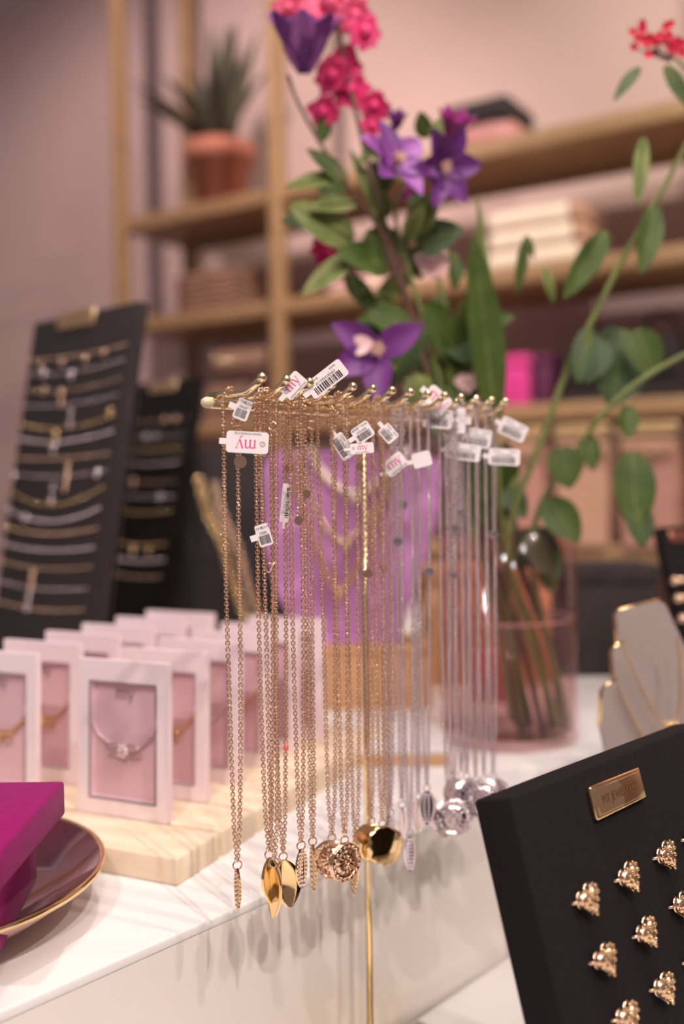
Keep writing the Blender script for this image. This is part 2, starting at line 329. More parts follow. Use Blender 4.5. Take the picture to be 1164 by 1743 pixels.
# potted agave
l = sl(388, 0.13); c = S(l, 0.115, ZA)
pot = thing('potted_agave', c, 'dark spiky agave in a terracotta pot on the top shelf', 'plant')
MB().lathe([(0.001, 0), (0.058, 0), (0.078, 0.135), (0.088, 0.135), (0.092, 0.178), (0.083, 0.178), (0.079, 0.155), (0.001, 0.155)], c, 28).build('pot', 'terracotta', pot)
for k in range(17):
    a = k * 2.4; tilt = 0.12 + 0.75 * ((k * 7) % 17) / 17; L = 0.36 - 0.16 * tilt + random.uniform(-0.02, 0.02)
    d = V((math.cos(a) * math.sin(tilt), math.sin(a) * math.sin(tilt), math.cos(tilt))); d = (d - G * (0.75 * max(0, d.dot(G)))).normalized()
    MB().petal(c + V((math.cos(a) * 0.02, math.sin(a) * 0.02, 0.15)), d, Zz - d * 0.3 + V((0.01, 0, 0)), L, 0.048, -0.25 if tilt > 0.5 else 0.05, 0.3, tip=0.7).build('leaf', 'darkleaf', pot)
# wicker basket
def basket(l, z, sx, sy, h, label):
    c = S(l, 0.14, z); b = thing('wicker_basket', c, label, 'basket')
    MB().rbox(c + Zz * (h / 2), (sx, sy, h), AX, 0.02, 3).build('basket_body', 'wicker', b)
    w_ = MB()
    for k in range(7):
        zz = c.z + h * (0.08 + 0.14 * k); q = [S(l + i * (sx / 2 + 0.001), 0.14 + j * (sy / 2 + 0.001), zz + 0.003 * math.sin(n_ * 9)) for n_, (i, j) in enumerate([(-1, -1), (-.6, -1.02), (-.2, -1), (.2, -1.02), (.6, -1), (1, -1.02), (1.0, -.3), (1, .3), (1, 1), (-1, 1), (-1, .3), (-1, -1)])]
        w_.tube(q, h * 0.06, 6)
    w_.build('woven_band', 'wicker', b)
    MB().tube([S(l + 0.96 * sx / 2 * math.cos(x), 0.14 + 0.96 * sy / 2 * math.sin(x), z + h) for x in [k * math.pi / 12 for k in range(25)]], 0.006, 6).build('rim', 'wicker', b)
basket(sl(386, 0.12), ZB, 0.185, 0.18, 0.112, 'brown wicker basket on the second shelf under the potted agave')
# things on the right half of the shelves
def pouch(name, px, z, g, sx, sy, h, m_, label, cat, band=None):
    l = sl(px, g); c = S(l, g, z); b = thing(name, c, label, cat)
    MB().rbox(c + Zz * (h / 2), (sx, sy, h), AX, min(h, sx, sy) * 0.28, 3).build('body', m_, b)
    MB().tube([S(l - sx * 0.46, g - sy * 0.5, z + h * 0.72), S(l, g - sy * 0.515, z + h * 0.72), S(l + sx * 0.46, g - sy * 0.5, z + h * 0.72)], 0.0025, 6).build('zip', 'brass', b)
    if band: MB().rbox(c + Zz * (h * 0.76) - G * 0.004, (sx * 1.08, sy * 1.12, h * 0.52), AX, h * 0.14, 3).build('flap', band, b)
    return b
pouch('cosmetic_pouch', 838, ZA, 0.075, 0.135, 0.13, 0.092, 'pouchpink', 'pink pouch with a black flap lying on the top shelf', 'pouch', 'blackb')
lb = sl(938, 0.09)
for k, ww in enumerate((0.215, 0.20, 0.195)):
    c = S(lb - 0.004 * k, 0.09, ZB + 0.001 + k * 0.041)
    b = thing('folded_scarf', c, ['lowest', 'middle', 'topmost'][k] + ' cream folded scarf of the stack on the second shelf', 'scarf', 'cream scarves on the second shelf')
    MB().rbox(c + Zz * 0.0195, (ww, 0.17, 0.039), AX, 0.013, 3).build('folded_cloth', 'cream', b)
    MB().rbox(c + Zz * 0.0195 + E * (ww / 2 - 0.012), (0.03, 0.172, 0.0395), AX, 0.012, 3).build('cloth_end', 'tan', b)
pouch('folded_pouch', 628, ZB, 0.12, 0.14, 0.14, 0.045, 'palepink', 'pale pink pouch on the second shelf behind the flowers', 'pouch')
pouch('cosmetic_pouch', 735, ZB, 0.10, 0.075, 0.1, 0.085, 'palepink', 'small pale pink upright pouch on the second shelf behind the flower stem', 'pouch')
c = S(sl(874, 0.10), 0.10, ZC); b = thing('velvet_box', c, 'bright magenta velvet box on the third shelf', 'box')
MB().rbox(c + Zz * 0.045, (0.105, 0.10, 0.09), AX, 0.008, 3).build('box_body', 'magenta', b); MB().rbox(c + Zz * 0.101, (0.109, 0.104, 0.022), AX, 0.006, 3).build('lid', 'magenta', b)
c = S(sl(944, 0.12), 0.12, ZC); b = thing('velvet_box', c, 'dark plum velvet box beside the bright magenta one', 'box')
MB().rbox(c + Zz * 0.045, (0.036, 0.14, 0.09), AX, 0.008, 3).build('box_body', 'darkplum', b); MB().rbox(c + Zz * 0.1, (0.038, 0.143, 0.02), AX, 0.006, 3).build('lid', 'darkplum', b)
def handbag(px, z, g, sx, h, m_, label, dx=0.0):
    l = sl(px, g); c = S(l, g, z); b = thing('handbag', c, label, 'bag')
    poly = [(-sx / 2, 0), (sx / 2, 0), (sx * 0.47, h * 0.7), (sx * 0.40, h), (-sx * 0.40, h), (-sx * 0.47, h * 0.7)]
    MB().prism(poly, c, E, Zz, G, 0.09).build('bag_body', m_, b)
    MB().prism([(-sx * 0.44, h * 0.45), (sx * 0.44, h * 0.45), (sx * 0.41, h * 1.01), (-sx * 0.41, h * 1.01)], c - G * 0.049, E, Zz, G, 0.008).build('flap', m_, b)
    MB().tube([c + E * (sx * 0.35 * math.cos(x)) + Zz * (h + 0.05 * math.sin(x)) for x in [k * math.pi / 10 for k in range(11)]], 0.005, 6).build('handle', m_, b)
    MB().ball(c - G * 0.055 + Zz * (h * 0.5), 0.006).build('clasp', 'brass', b); return b
handbag(1012, ZC, 0.10, 0.105, 0.11, 'blackb', 'black handbag on the third shelf next to the plum box')
handbag(1125, ZC, 0.10, 0.105, 0.125, 'blackb', 'black handbag at the right end of the third shelf')
handbag(410, ZC, 0.10, 0.16, 0.10, 'wicker', 'brown handbag on the third shelf behind the small black board')
c = S(sl(412, 0.02), 0.06, CZ + 0.30); b = thing('studded_belt', S(sl(412, 0.02), 0.04, ZC + 0.13), 'brown belt with gold studs on the bag on the third shelf', 'belt')
MB().rbox(S(sl(412, 0.04), 0.035, ZC + 0.155), (0.17, 0.02, 0.05), AX, 0.008).build('strap', 'wicker', b)
st_ = MB()
for k in range(8): st_.ball(S(sl(412, 0.04) - 0.07 + 0.02 * k, 0.022, ZC + 0.155), 0.006)
st_.build('stud', 'brass', b)
# fringed bags hanging under the third shelf
for k, (px, m_, lab) in enumerate(((905, 'rosecloth', 'rose fringed bag hanging under the third shelf nearest the hook stand'), (1010, 'tan', 'tan woven fringed bag hanging in the middle under the third shelf'), (1120, 'rosecloth', 'rose fringed bag hanging under the third shelf at the right'))):
    l = sl(px, 0.05); c = S(l, 0.012, ZD + 0.002); b = thing('fringed_bag', c, lab, 'bag', 'fringed bags under the third shelf')
    MB().prism([(-0.047, 0), (0.047, 0), (0.051, 0.10), (0.046, 0.20), (-0.046, 0.20), (-0.051, 0.10)], c, E, Zz, G, 0.06).build('bag_body', m_, b)
    fr = MB()
    for j in range(22): fr.tube([c + E * (-0.046 + j * 0.0044) - G * 0.034 + Zz * 0.20, c + E * (-0.046 + j * 0.0044 + random.uniform(-.002, .002)) - G * 0.036 + Zz * (0.165 + random.uniform(-.006, .006))], 0.0022, 4)
    fr.build('fringe', 'tan', b)
    rg = MB()
    for j in range(9): rg.ring(c + E * (-0.046 + j * 0.0115) - G * 0.035 + Zz * 0.220, 0.0080, 0.0034, E, Zz, 12, 6)
    rg.build('ring_chain', 'satin_gold', b)
# rose cloth and beige bag seen behind the small board
def hang_bag(px, py, d, w_, h_, m_, label):
    c = P(px, py, d); b = thing('shoulder_bag', c, label, 'bag')
    MB().rbox(c + Zz * (h_ / 2), (w_, 0.06, h_), AX, 0.022, 3).build('bag_body', m_, b)
    MB().rbox(c + Zz * (h_ * 0.72) - G * 0.032, (w_ * 0.98, 0.012, h_ * 0.5), AX, 0.006, 2).build('flap', m_, b)
    MB().tube([c + E * (w_ * 0.45 * math.cos(x)) + Zz * (h_ + 0.10 * math.sin(x)) for x in [k * math.pi / 12 for k in range(13)]], 0.004, 6).build('strap', m_, b); return b

# ================================================================ boards and boxes on the table
SLOT = {}
def board(name, px, py_top, d, wid, hgt, thick, lean, mt, label, cat, zbase=TZ, face=None, side=None):
    """slanted board: top centre seen at (px, py_top) at depth d; stands on zbase; returns frame (origin bottom centre, across, up, normal)"""
    f = face or -Uu; s_ = side or Nn
    up = (Zz * math.cos(lean) - f * math.sin(lean)).normalized(); nr = s_.cross(up) ; nr = nr if nr.dot(f) > 0 else -nr
    top = P(px, py_top, d); L = (top.z - zbase) / up.z - thick * math.tan(lean) - 0.0005; bot = top - up * L
    b = thing(name, bot - nr * (thick / 2), label, cat)
    MB().rbox(bot + up * (L / 2) - nr * (thick / 2), (wid, thick, L), (s_, -nr, up), 0.0025).build('board', mt, b)
    # strut behind
    hb_ = V((-nr.x, -nr.y, 0)).normalized(); foot = bot - nr * thick; foot.z = zbase + 0.0005; ml = bot - nr * thick + up * (L * 0.55)
    MB().prism([(0.004, 0), (0.004 + L * 0.55 * math.sin(lean) + 0.05, 0), ((ml - foot).dot(hb_), ml.z - foot.z)], foot, hb_, Zz, s_, 0.004).build('strut', mt, b)
    return b, bot, s_, up, nr, L
def plate_on(b, bot, s_, up, nr, pos, w_, h_, words=True, mt='satin_gold'):
    c = pos; p = MB()
    p.rbox(c + nr * 0.0012, (w_, 0.003, h_), (s_, -nr, up), 0.0012); q = p.build('name_plate', mt, b)
    if words:
        tx = MB(); put_text(tx, 'MY JEWELLERY', c + nr * 0.0029, s_, up, h_ * 0.52, sx=0.62 * w_ / h_ / 3.05); tx.build('engraving', 'gold', q)
    return q
def beads(mb, pts, r, n):
    for k in range(n + 1):
        x = k / n * (len(pts) - 1); i = min(int(x), len(pts) - 2); mb.ball(pts[i].lerp(pts[i + 1], x - i), r, 6, 4)
ORD = ['first', 'second', 'third', 'fourth', 'fifth', 'sixth', 'seventh', 'eighth', 'ninth', 'tenth', 'eleventh', 'twelfth', 'thirteenth', 'fourteenth', 'fifteenth']
def board_necklaces(fr, rows, xl, halfw, where, boardgroup, cat='necklace', nm='board_necklace'):
    b, bot, s_, up, nr, L = fr
    for k, (y, mt, r, sag, pend) in enumerate(rows):
        c = PP(xl(y), y, bot, nr) + nr * 0.0025
        a, e = c - s_ * halfw, c + s_ * halfw
        pts = [a.lerp(e, j / 14) - up * (sag * 4 * (j / 14) * (1 - j / 14)) + up * sag * 0.5 for j in range(15)]
        colour = {'yellow_gold': 'gold', 'gold': 'dull gold', 'silver': 'silver'}[mt]
        t = thing(nm, c, '%s %s chain, %s from the top on %s' % ('chunky' if r > 0.0026 else 'fine', colour, ORD[k], where), cat, boardgroup)
        bm_ = MB(); bm_.tube(pts, r * 0.10, 4); beads(bm_, pts, r * 0.50, int(2 * halfw / (r * 1.7))); bm_.build('chain', mt, t)
        for (dx, dy, pr) in pend:
            MB().ball(c + s_ * dx * 1.14 - up * dy + nr * 0.001, pr * 0.8, 8, 6, (1, 0.5, 1.2), (s_, nr, up)).build('charm', mt, t)
GA, GL, SI = 'yellow_gold', 'gold', 'silver'
fr1 = board('necklace_board', 143, 531, 1.12, 0.206, 0.4, 0.012, R(10), 'blackb', 'tall slanted charcoal board of gold and silver necklaces at the left', 'display board')
plate_on(*fr1[:5], PP(131, 543, fr1[1], fr1[4]), 0.071, 0.019)
rows1 = [(604, GL, .0022, .004, [(-.06, .008, .005), (-.02, .008, .005), (.02, .008, .005), (.05, .004, .005)]), (630, SI, .0018, .006, [(.0, .006, .007), (-.05, .0, .006)]),
 (660, GL, .0018, .006, [(-.045, .0, .006), (-.012, .006, .007), (-.01, .018, .006)]), (686, SI, .0018, .005, [(.01, .012, .005), (.01, .024, .006)]),
 (722, GA, .0028, .010, [(.075, -.008, .007), (-.01, .012, .007), (-.015, .024, .006)]), (747, SI, .0034, .008, [(-.01, .010, .007)]), (779, GL, .0024, .003, [(.02, .01, .006), (.02, .022, .007), (.02, .034, .006)]),
 (808, SI, .0018, .005, [(-.075, .0, .006), (.07, .0, .006), (-.0, .014, .005), (-.0, .028, .006)]), (845, GA, .0030, .020, []), (876, SI, .0034, .016, [(-.04, .004, .006)]),
 (903, GL, .0028, .008, []), (932, SI, .0028, .006, []), (963, GL, .0020, .006, [(-.01, .01, .006), (-.01, .022, .007)]), (997, SI, .0018, .006, [(-.01, .012, .006), (-.01, .024, .006)]), (1032, GL, .0026, .006, [])]
board_necklaces(fr1, rows1, lambda y: 143 - (y - 531) * 0.166, 0.094, 'the tall charcoal board', 'necklaces on the tall charcoal board')
fr2 = board('bracelet_board', 284, 647, 1.34, 0.130, 0.35, 0.012, R(10), 'black', 'smaller slanted black board of bracelets behind the tall charcoal one', 'display board')
plate_on(*fr2[:5], PP(278, 659, fr2[1], fr2[4]), 0.056, 0.014)
rows2 = [(716, GL, .0016, .002, [(.01, 0, .006), (.03, 0, .006)]), (743, SI, .0016, .002, [(-.02, 0, .006), (.0, 0, .005)]), (766, GA, .0032, .001, []), (789, SI, .0036, .003, []), (821, GL, .0018, .001, [(-.03, 0, .007)]),
 (846, SI, .0024, .001, [(.025, 0, .006)]), (871, GA, .0030, .004, []), (926, GA, .0036, .004, [(-.045, 0, .006), (-.01, .008, .007), (.02, .008, .006)]), (953, SI, .0050, .004, []), (980, GL, .0028, .003, [])]
board_necklaces(fr2, rows2, lambda y: 286 - (y - 647) * 0.166, 0.055, 'the smaller black board', 'bracelets on the smaller black board', 'bracelet', 'board_bracelet')
# black panel with thick gold chain, beige bag
fr3 = board('jewellery_panel', 402, 762, 1.34, 0.165, 0.3, 0.012, R(6), 'blackb', 'plain charcoal display panel behind the nearest hanging necklace', 'display board', face=V((0, -1, 0)), side=V((1, 0, 0)))
t = thing('draped_chain', P(338, 815, 1.24), 'thick gold chain draped diagonally before the plain charcoal panel', 'necklace')
cm = MB(); pth = smooth_path([P(338, 815, 1.25), P(352, 870, 1.23), P(378, 925, 1.21), P(395, 985, 1.20), P(420, 1060, 1.18)], 8)
chain(cm, pth, 0.0085, 0.0070, 0.0050, 0.0017); cm.build('chain', 'yellow_gold', t)
cm = MB(); chain(cm, [q + V((0.018, 0.01, -0.006)) for q in pth], 0.0075, 0.006, 0.0045, 0.0015); cm.build('strand', 'gold', t)
q0 = PZ(338, 1170, TZ); c = V((P(334, 980, 1.50).x, 1.50, TZ)); t = thing('beige_bag', c, 'small beige bag standing between the black board and the charcoal panel', 'bag')
MB().rbox(c + Zz * 0.10, (0.082, 0.05, 0.215), None, 0.02, 3).build('bag_body', 'beige', t); MB().rbox(c + V((0, -0.027, 0.15)), (0.073, 0.01, 0.10), None, 0.004, 2).build('flap', 'beige', t)
# lilac necklace bust on a kraft riser
d_l = 1.08; c = V((P(610, 1100, d_l).x, d_l + 0.02, TZ))
t = thing('kraft_riser', c, 'tan kraft cardboard riser under the lilac necklace bust', 'riser'); RH = 0.068
MB().rbox(c + Zz * (RH / 2), (0.155, 0.09, RH), None, 0.002).build('riser_body', 'kraft', t); MB().rbox(c + V((0, 0, RH - 0.004)), (0.158, 0.093, 0.008), None, 0.002).build('riser_lid', 'kraft', t)
pl0 = V((0, d_l, 0)); pts = [(447, 800), (455, 778), (478, 764), (722, 770), (748, 784), (752, 815), (744, 880), (706, 1000), (676, 1092), (520, 1096), (474, 1015), (450, 930)]
q = [PP(x, y, pl0, V((0, -1, 0))) for x, y in pts]; cen = V((P(600, 1095, d_l).x, d_l, TZ + RH))
t = thing('lilac_bust', cen, 'lilac acrylic necklace bust tapering downwards behind the hanging chains', 'display bust')
MB().prism([(x.x - cen.x, x.z - cen.z) for x in q], cen, V((1, 0, 0)), Zz, V((0, 1, 0)), 0.014).build('bust_plate', 'lilac', t)
MB().rbox(cen + V((0, 0.012, 0.004)), (0.10, 0.05, 0.008), None, 0.002).build('foot', 'lilac', t)
for k, (pp, r_, mt, lab) in enumerate((([(490, 772), (510, 850), (545, 950), (575, 1005), (610, 960), (650, 860), (668, 775)], 0.0035, 'yellow_gold', 'long gold necklace hanging on the lilac bust'),
     ([(530, 766), (545, 800), (575, 830), (605, 840), (640, 825), (672, 790), (690, 768)], 0.0045, 'cream', 'short cream bead necklace at the neck of the lilac bust'),
     ([(505, 770), (530, 850), (560, 905), (590, 920), (630, 880), (690, 790)], 0.003, 'brass', 'middle-length pale gold necklace on the lilac bust'))):
    pth = smooth_path([PP(x, y, V((0, d_l - 0.012 - 0.0015 * k, 0)), V((0, -1, 0))) for x, y in pp], 6)
    t = thing('bust_necklace', pth[18], lab, 'necklace'); cm = MB(); cm.tube(pth, r_ * 0.5, 5); beads(cm, pth, r_, 60); cm.build('chain', mt, t)
    cm = MB(); cm.ball(pth[18] - Zz * 0.006, 0.006); cm.build('charm', mt, t)
# white tray with tan edge
c0 = PZ(668, 1305, TZ); t = thing('white_tray', c0, 'white board with a brown edge on the table beside the vase', 'tray')
MB().rbox(c0 + V((0.005, 0.07, 0.005)), (0.09, 0.14, 0.010), None, 0.002).build('tray_base', 'kraft', t); MB().rbox(c0 + V((0.005, 0.07, 0.0125)), (0.09, 0.14, 0.005), None, 0.001).build('tray_top', 'table', t)
# kraft and coral boxes behind the vase
c = V((P(825, 1100, 1.20).x, 1.20, TZ)); t = thing('kraft_box', c, 'tan kraft box seen through the glass vase', 'box')
MB().rbox(c + Zz * 0.06, (0.15, 0.06, 0.12), None, 0.002).build('box_body', 'kraft', t); MB().rbox(c + Zz * 0.132, (0.154, 0.064, 0.024), None, 0.002).build('lid', 'kraft', t)
c = V((P(838, 1190, 1.08).x, 1.09, TZ)); t = thing('coral_box', c, 'small coral red box seen through the lower part of the vase', 'box')
MB().rbox(c + Zz * 0.024, (0.042, 0.02, 0.048), None, 0.001).build('box_body', 'coral', t); MB().rbox(c + Zz * 0.051, (0.043, 0.021, 0.008), None, 0.001).build('lid', 'coral', t)
# black box right of the vase
c = V((P(1010, 1150, 1.22).x, 1.26, TZ)); t = thing('black_box', c, 'square black box standing right of the glass vase', 'box')
hb = P(1010, 962, 1.22).z - TZ
MB().rbox(c + Zz * (hb / 2), (0.16, 0.08, hb), None, 0.003).build('box_body', 'blackb', t); MB().rbox(c + Zz * (hb - 0.012), (0.164, 0.084, 0.024), None, 0.003).build('lid', 'blackb', t)
# black board at the right edge
fr4 = board('earring_board', 1190, 893, 1.02, 0.115, 0.2, 0.012, R(16), 'black', 'slanted black board with a copper plate at the right photo edge', 'display board', face=V((0.5, -0.866, 0)), side=V((0.866, 0.5, 0)))
plate_on(*fr4[:5], PP(1155, 913, fr4[1], fr4[4]), 0.028, 0.011, False, 'copper')
for k, y in enumerate((988, 1018, 1052)):
    q = PP(1158 + 6 * k, y, fr4[1], fr4[4]) + fr4[4] * 0.003
    t = thing('bar_bracelet', q, '%s bronze bar bracelet from the top on the black board at the right edge' % ORD[k], 'bracelet', 'bar bracelets at the right edge')
    cm = MB(); cm.tube([q - fr4[2] * 0.012, q + fr4[2] * 0.035], 0.0022, 6); cm.build('bar', 'gold', t); cm = MB(); cm.ball(q - fr4[2] * 0.012, 0.004); cm.build('bead', 'gold', t)

# ================================================================ pine rack with pink cards
SA = R(24.5); sa = V((math.sin(SA), math.cos(SA), 0)); sb = V((math.cos(SA), -math.sin(SA), 0)); SAX = (sb, sa, Zz)
sc = PZ(302, 1509, TZ); TH = 0.0168; SW = 0.275
t = thing('card_rack', sc - sb * (SW / 2) + sa * 0.16, 'pale pine rack with grooves holding the rows of pink cards', 'rack')
pos = 0.0
MB().box(sc - sb * (SW / 2) + sa * 0.165 + Zz * 0.002, (SW - 0.004, 0.326, 0.004), SAX).build('rack_base', 'pine', t)
for k in range(7):
    ln = 0.0490 if k == 0 else 0.0435
    MB().rbox(sc - sb * (SW / 2) + sa * (pos + ln / 2) + Zz * (TH / 2 + 0.00), (SW, ln, TH), SAX, 0.0012).build('slat', 'pine', t)
    pos += ln + 0.0036
CW, CH, CT = 0.074, 0.106, 0.004
def make_card():
    o = thing('bracelet_card', (0, 0, 0), 'card', 'card'); ORG[o.name] = V((0, 0, 0))
    fw = 0.0105; X = V((1, 0, 0)); Y = V((0, 1, 0))
    mb = MB()
    mb.box((-CW / 2 + fw / 2, 0, CH / 2), (fw, CT, CH)); mb.box((CW / 2 - fw / 2, 0, CH / 2), (fw, CT, CH))
    mb.box((0, 0, CH - 0.008), (CW - 2 * fw, CT, 0.016)); mb.box((0, 0, 0.006), (CW - 2 * fw, CT, 0.012)); mb.build('card_frame', 'pink', o)
    mb = MB(); mb.box((0, CT / 2 + 0.0006, CH / 2), (CW, 0.0012, CH)); bk = mb.build('card_back', 'inner', o)
    mb = MB(); put_my(mb, (0, CT / 2 - 0.0006, CH - 0.0265), X, Zz, Y, 0.0068, 0.0003); mb.build('lettering', 'greyink', bk)
    mb = MB(); mb.box((0, -CT / 2 - 0.0001, CH / 2 - 0.002), (CW - 2 * fw + 0.003, 0.0002, CH - 0.025)); mb.build('window_film', 'film', o)
    return o
def make_bracelet():
    o = thing('bracelet', (0, 0, 0), 'b', 'bracelet'); ORG[o.name] = V((0, 0, 0)); mb = MB()
    pl = [V((x, -0.0004, 0.062 - 0.017 * (1 - (x / 0.027) ** 2))) for x in [(-0.027 + 0.0036 * k) for k in range(16)]]
    mb.tube(pl, 0.0009, 5); beads(mb, pl, 0.0017, 22); mb.build('chain', 'silver', o)
    mb = MB()
    mb.ring(V((-0.008, -0.0012, 0.0455)), 0.0058, 0.0013, V((1, 0, 0.2)).normalized(), V((-0.1, 0, 0.6)), 12, 5); mb.ring(V((0.008, -0.0012, 0.0455)), 0.0058, 0.0013, V((1, 0, -0.2)).normalized(), V((0.1, 0, 0.6)), 12, 5)
    for k in range(5): mb.ball(V((0.0028 * math.cos(k * 1.256), -0.0015, 0.0450 + 0.0028 * math.sin(k * 1.256))), 0.0024, 6, 5)
    mb.build('charm', 'silver', o); return o
cproto = make_card(); bproto = make_bracelet(); bgold = None
rowname = ['front', 'second', 'third', 'fourth', 'fifth', 'back']
cr0 = PZ(288, 1402, TZ + TH)
for ci, cname in enumerate(('right', 'left')):
    for r_ in range(6):
        base = cr0 - sb * (CW / 2 + ci * (CW + 0.038)) + sa * (0.0471 * r_) + Zz * 0.0
        base.z = TZ + TH - 0.0
        o = cproto if (ci, r_) == (0, 0) else copy_tree(cproto)
        rot = Matrix((sb, sa, Zz)).transposed().to_euler()
        o.location = base; o.rotation_euler = (rot.x + R(-2.0), rot.y, rot.z + random.uniform(-0.02, 0.02))
        tagp(o, 'pink window card in the %s row, %s column of the pine rack' % (rowname[r_], cname), 'card', 'pink cards on the pine rack')
        b_ = bproto if (ci, r_) == (0, 0) else copy_tree(bproto)
        b_.location = o.location; b_.rotation_euler = o.rotation_euler
        metal = 'silver' if (ci, r_) in ((0, 0), (0, 2), (1, 3), (0, 4)) else 'gold'
        if metal == 'gold':
            if bgold is None:
                bgold = {}
                for ch in b_.children: bgold[ch.data.name] = ch.data.copy(); bgold[ch.data.name].materials[0] = M['yellow_gold']
            for ch in b_.children: ch.data = bgold.get(ch.data.name, ch.data)
        tagp(b_, '%s bracelet inside the pink card of the %s row, %s column' % (metal, rowname[r_], cname), 'bracelet', 'bracelets in the pink cards')

# ================================================================ plate with velvet box
pc = V((-0.243, 0.548, TZ))
t = thing('gold_rim_plate', pc, 'glossy burgundy plate with a gold rim at the lower left', 'plate')
MB().lathe([(0.0, 0.0075), (0.055, 0.0075), (0.080, 0.013), (0.1035, 0.0285), (0.1045, 0.029)], pc, 64).build('plate_inside', 'plate', t)
MB().lathe([(0.0, 0.0), (0.048, 0.0), (0.052, 0.004), (0.082, 0.0105), (0.1058, 0.0270), (0.1045, 0.0285)], pc, 64).build('plate_underside', 'plate_out', t)
MB().lathe([(0.1032, 0.0285), (0.1045, 0.0300), (0.1062, 0.0290), (0.1060, 0.0265), (0.1045, 0.0270)], pc, 64).build('rim', 'yellow_gold', t)
bl = V((-0.216, 0.490, 0)); lz = CZ - 0.163
t = thing('velvet_gift_box', V((bl.x, 0.52, TZ + 0.012)), 'fuchsia velvet box with an overhanging lid lying on the burgundy plate', 'box')
rx = R(6); bx, by = V((math.cos(rx), math.sin(rx), 0)), V((-math.sin(rx), math.cos(rx), 0))
MB().rbox(V((-0.222, 0.512, (TZ + 0.0145 + lz - 0.012) / 2)), (0.10, 0.10, lz - 0.012 - TZ - 0.0145), (bx, by, Zz), 0.003).build('box_body', 'fuchsia', t)
MB().rbox(V((bl.x, 0.490, lz - 0.0095)), (0.120, 0.120, 0.019), None, 0.0018).build('lid', 'fuchsia', t)

# ================================================================ glass vase
vc = V((0.155, 0.937, TZ)); VR = 0.064; VH = 0.195
t = thing('glass_vase', vc, 'pink tinted cylindrical glass vase of flower stems on the table', 'vase')
MB().lathe([(0.0, 0.0), (VR - 0.004, 0.0), (VR, 0.004), (VR, VH), (VR - 0.0015, VH + 0.001), (VR - 0.003, VH), (VR - 0.003, 0.012), (VR - 0.008, 0.009), (0.0, 0.009)], vc, 56).build('vase_wall', 'vase', t)
MB().ring(vc + Zz * (VH), VR - 0.0015, 0.0016, V((1, 0, 0)), V((0, 1, 0)), 56, 6).build('rim', 'vase', t)
WL = CZ - (1050 - 821) * 0.937 / FPX
tagp(MB().lathe([(0.0, 0.0095), (VR - 0.0085, 0.0095), (VR - 0.0034, 0.0125), (VR - 0.0034, WL - TZ), (0.0, WL - TZ)], vc, 48).build('water', 'water', t), kind='stuff')
MB().ring(vc + Zz * (WL - TZ), VR - 0.0042, 0.0010, V((1, 0, 0)), V((0, 1, 0)), 56, 6).build('water_edge', 'meniscus', t)

# ================================================================ flowers and foliage
def stem_path(pix): return smooth_path([P(*p) for p in pix], 6)
def add_leaf(t, base, tip, wpx, mt, face=None, curl=-0.08, cup=0.12):
    b = P(*base); e = P(*tip); d = e - b; L = d.length; wd = wpx * (base[2] + tip[2]) / 2 / FPX
    nr = face or V((random.uniform(-.3, .3), -1, 0.35)); 
    mb = MB(); mb.petal(b, d, nr, L, wd, curl, cup, tip=0.85, nu=9); o = mb.build('leaf', mt, t)
    mb = MB(); dd = d.normalized(); n2 = (nr - dd * nr.dot(dd)).normalized(); mb.tube([b + dd * (L * k / 6) + n2 * (curl * L * (k / 6) ** 2 + 0.0004) for k in range(7)], [0.0009 - 0.0001 * k for k in range(7)], 5); mb.build('midrib', 'leafp' if mt != 'leafp' else 'leaf', o)
    return o
def clematis(t, c, axis, size, mt, n=6, openness=1.1, mt2=None, start=0.3, skip=()):
    c = V(c); ax = V(axis).normalized(); a = ax.orthogonal().normalized(); b = ax.cross(a)
    for k in range(n):
        if k in skip: continue
        th = start + 2 * math.pi * k / n; rad = a * math.cos(th) + b * math.sin(th)
        d = rad * math.sin(openness) + ax * math.cos(openness)
        MB().petal(c, d, ax - rad * 0.4, size, size * 0.56, 0.12 if openness < 1 else -0.12, 0.22, 0.03, 0.9, ph=k).build('petal', (mt2 if mt2 and k % 2 else mt), t)
    mb = MB()
    for k in range(26):
        th = k * 2.4; rr = 0.12 + 0.35 * (k / 26); d = ax + (a * math.cos(th) + b * math.sin(th)) * rr
        mb.tube([c, c + d * size * 0.30], 0.0006, 4); mb.ball(c + d * size * 0.31, 0.0011, 5, 4)
    tagp(mb.build('stamen', 'stamen', t), kind='stuff')
def snap_floret(t, c, size, mt, axis):
    c = V(c); ax = V(axis).normalized(); a = ax.orthogonal().normalized(); b = ax.cross(a); mb = MB()
    mb.tube([c - ax * size * 0.6, c - ax * size * 0.2, c + ax * size * 0.15], [size * 0.16, size * 0.26, size * 0.24], 8)
    for k in range(8):
        th = 2 * math.pi * k / 8 * (1 if k % 2 else 1.1) + random.uniform(-.2, .2); rad = a * math.cos(th) + b * math.sin(th)
        mb.petal(c, rad * 0.9 + ax * 0.55, ax - rad * 0.5, size * random.uniform(.75, .95), size * 0.95, -0.35, 0.1, 0.10, 0.75, ph=k * 2)
    mb.ball(c + ax * size * 0.25, size * 0.33, 8, 6); mb.build('floret', mt, t)
VB = (880, 1225, 0.93)
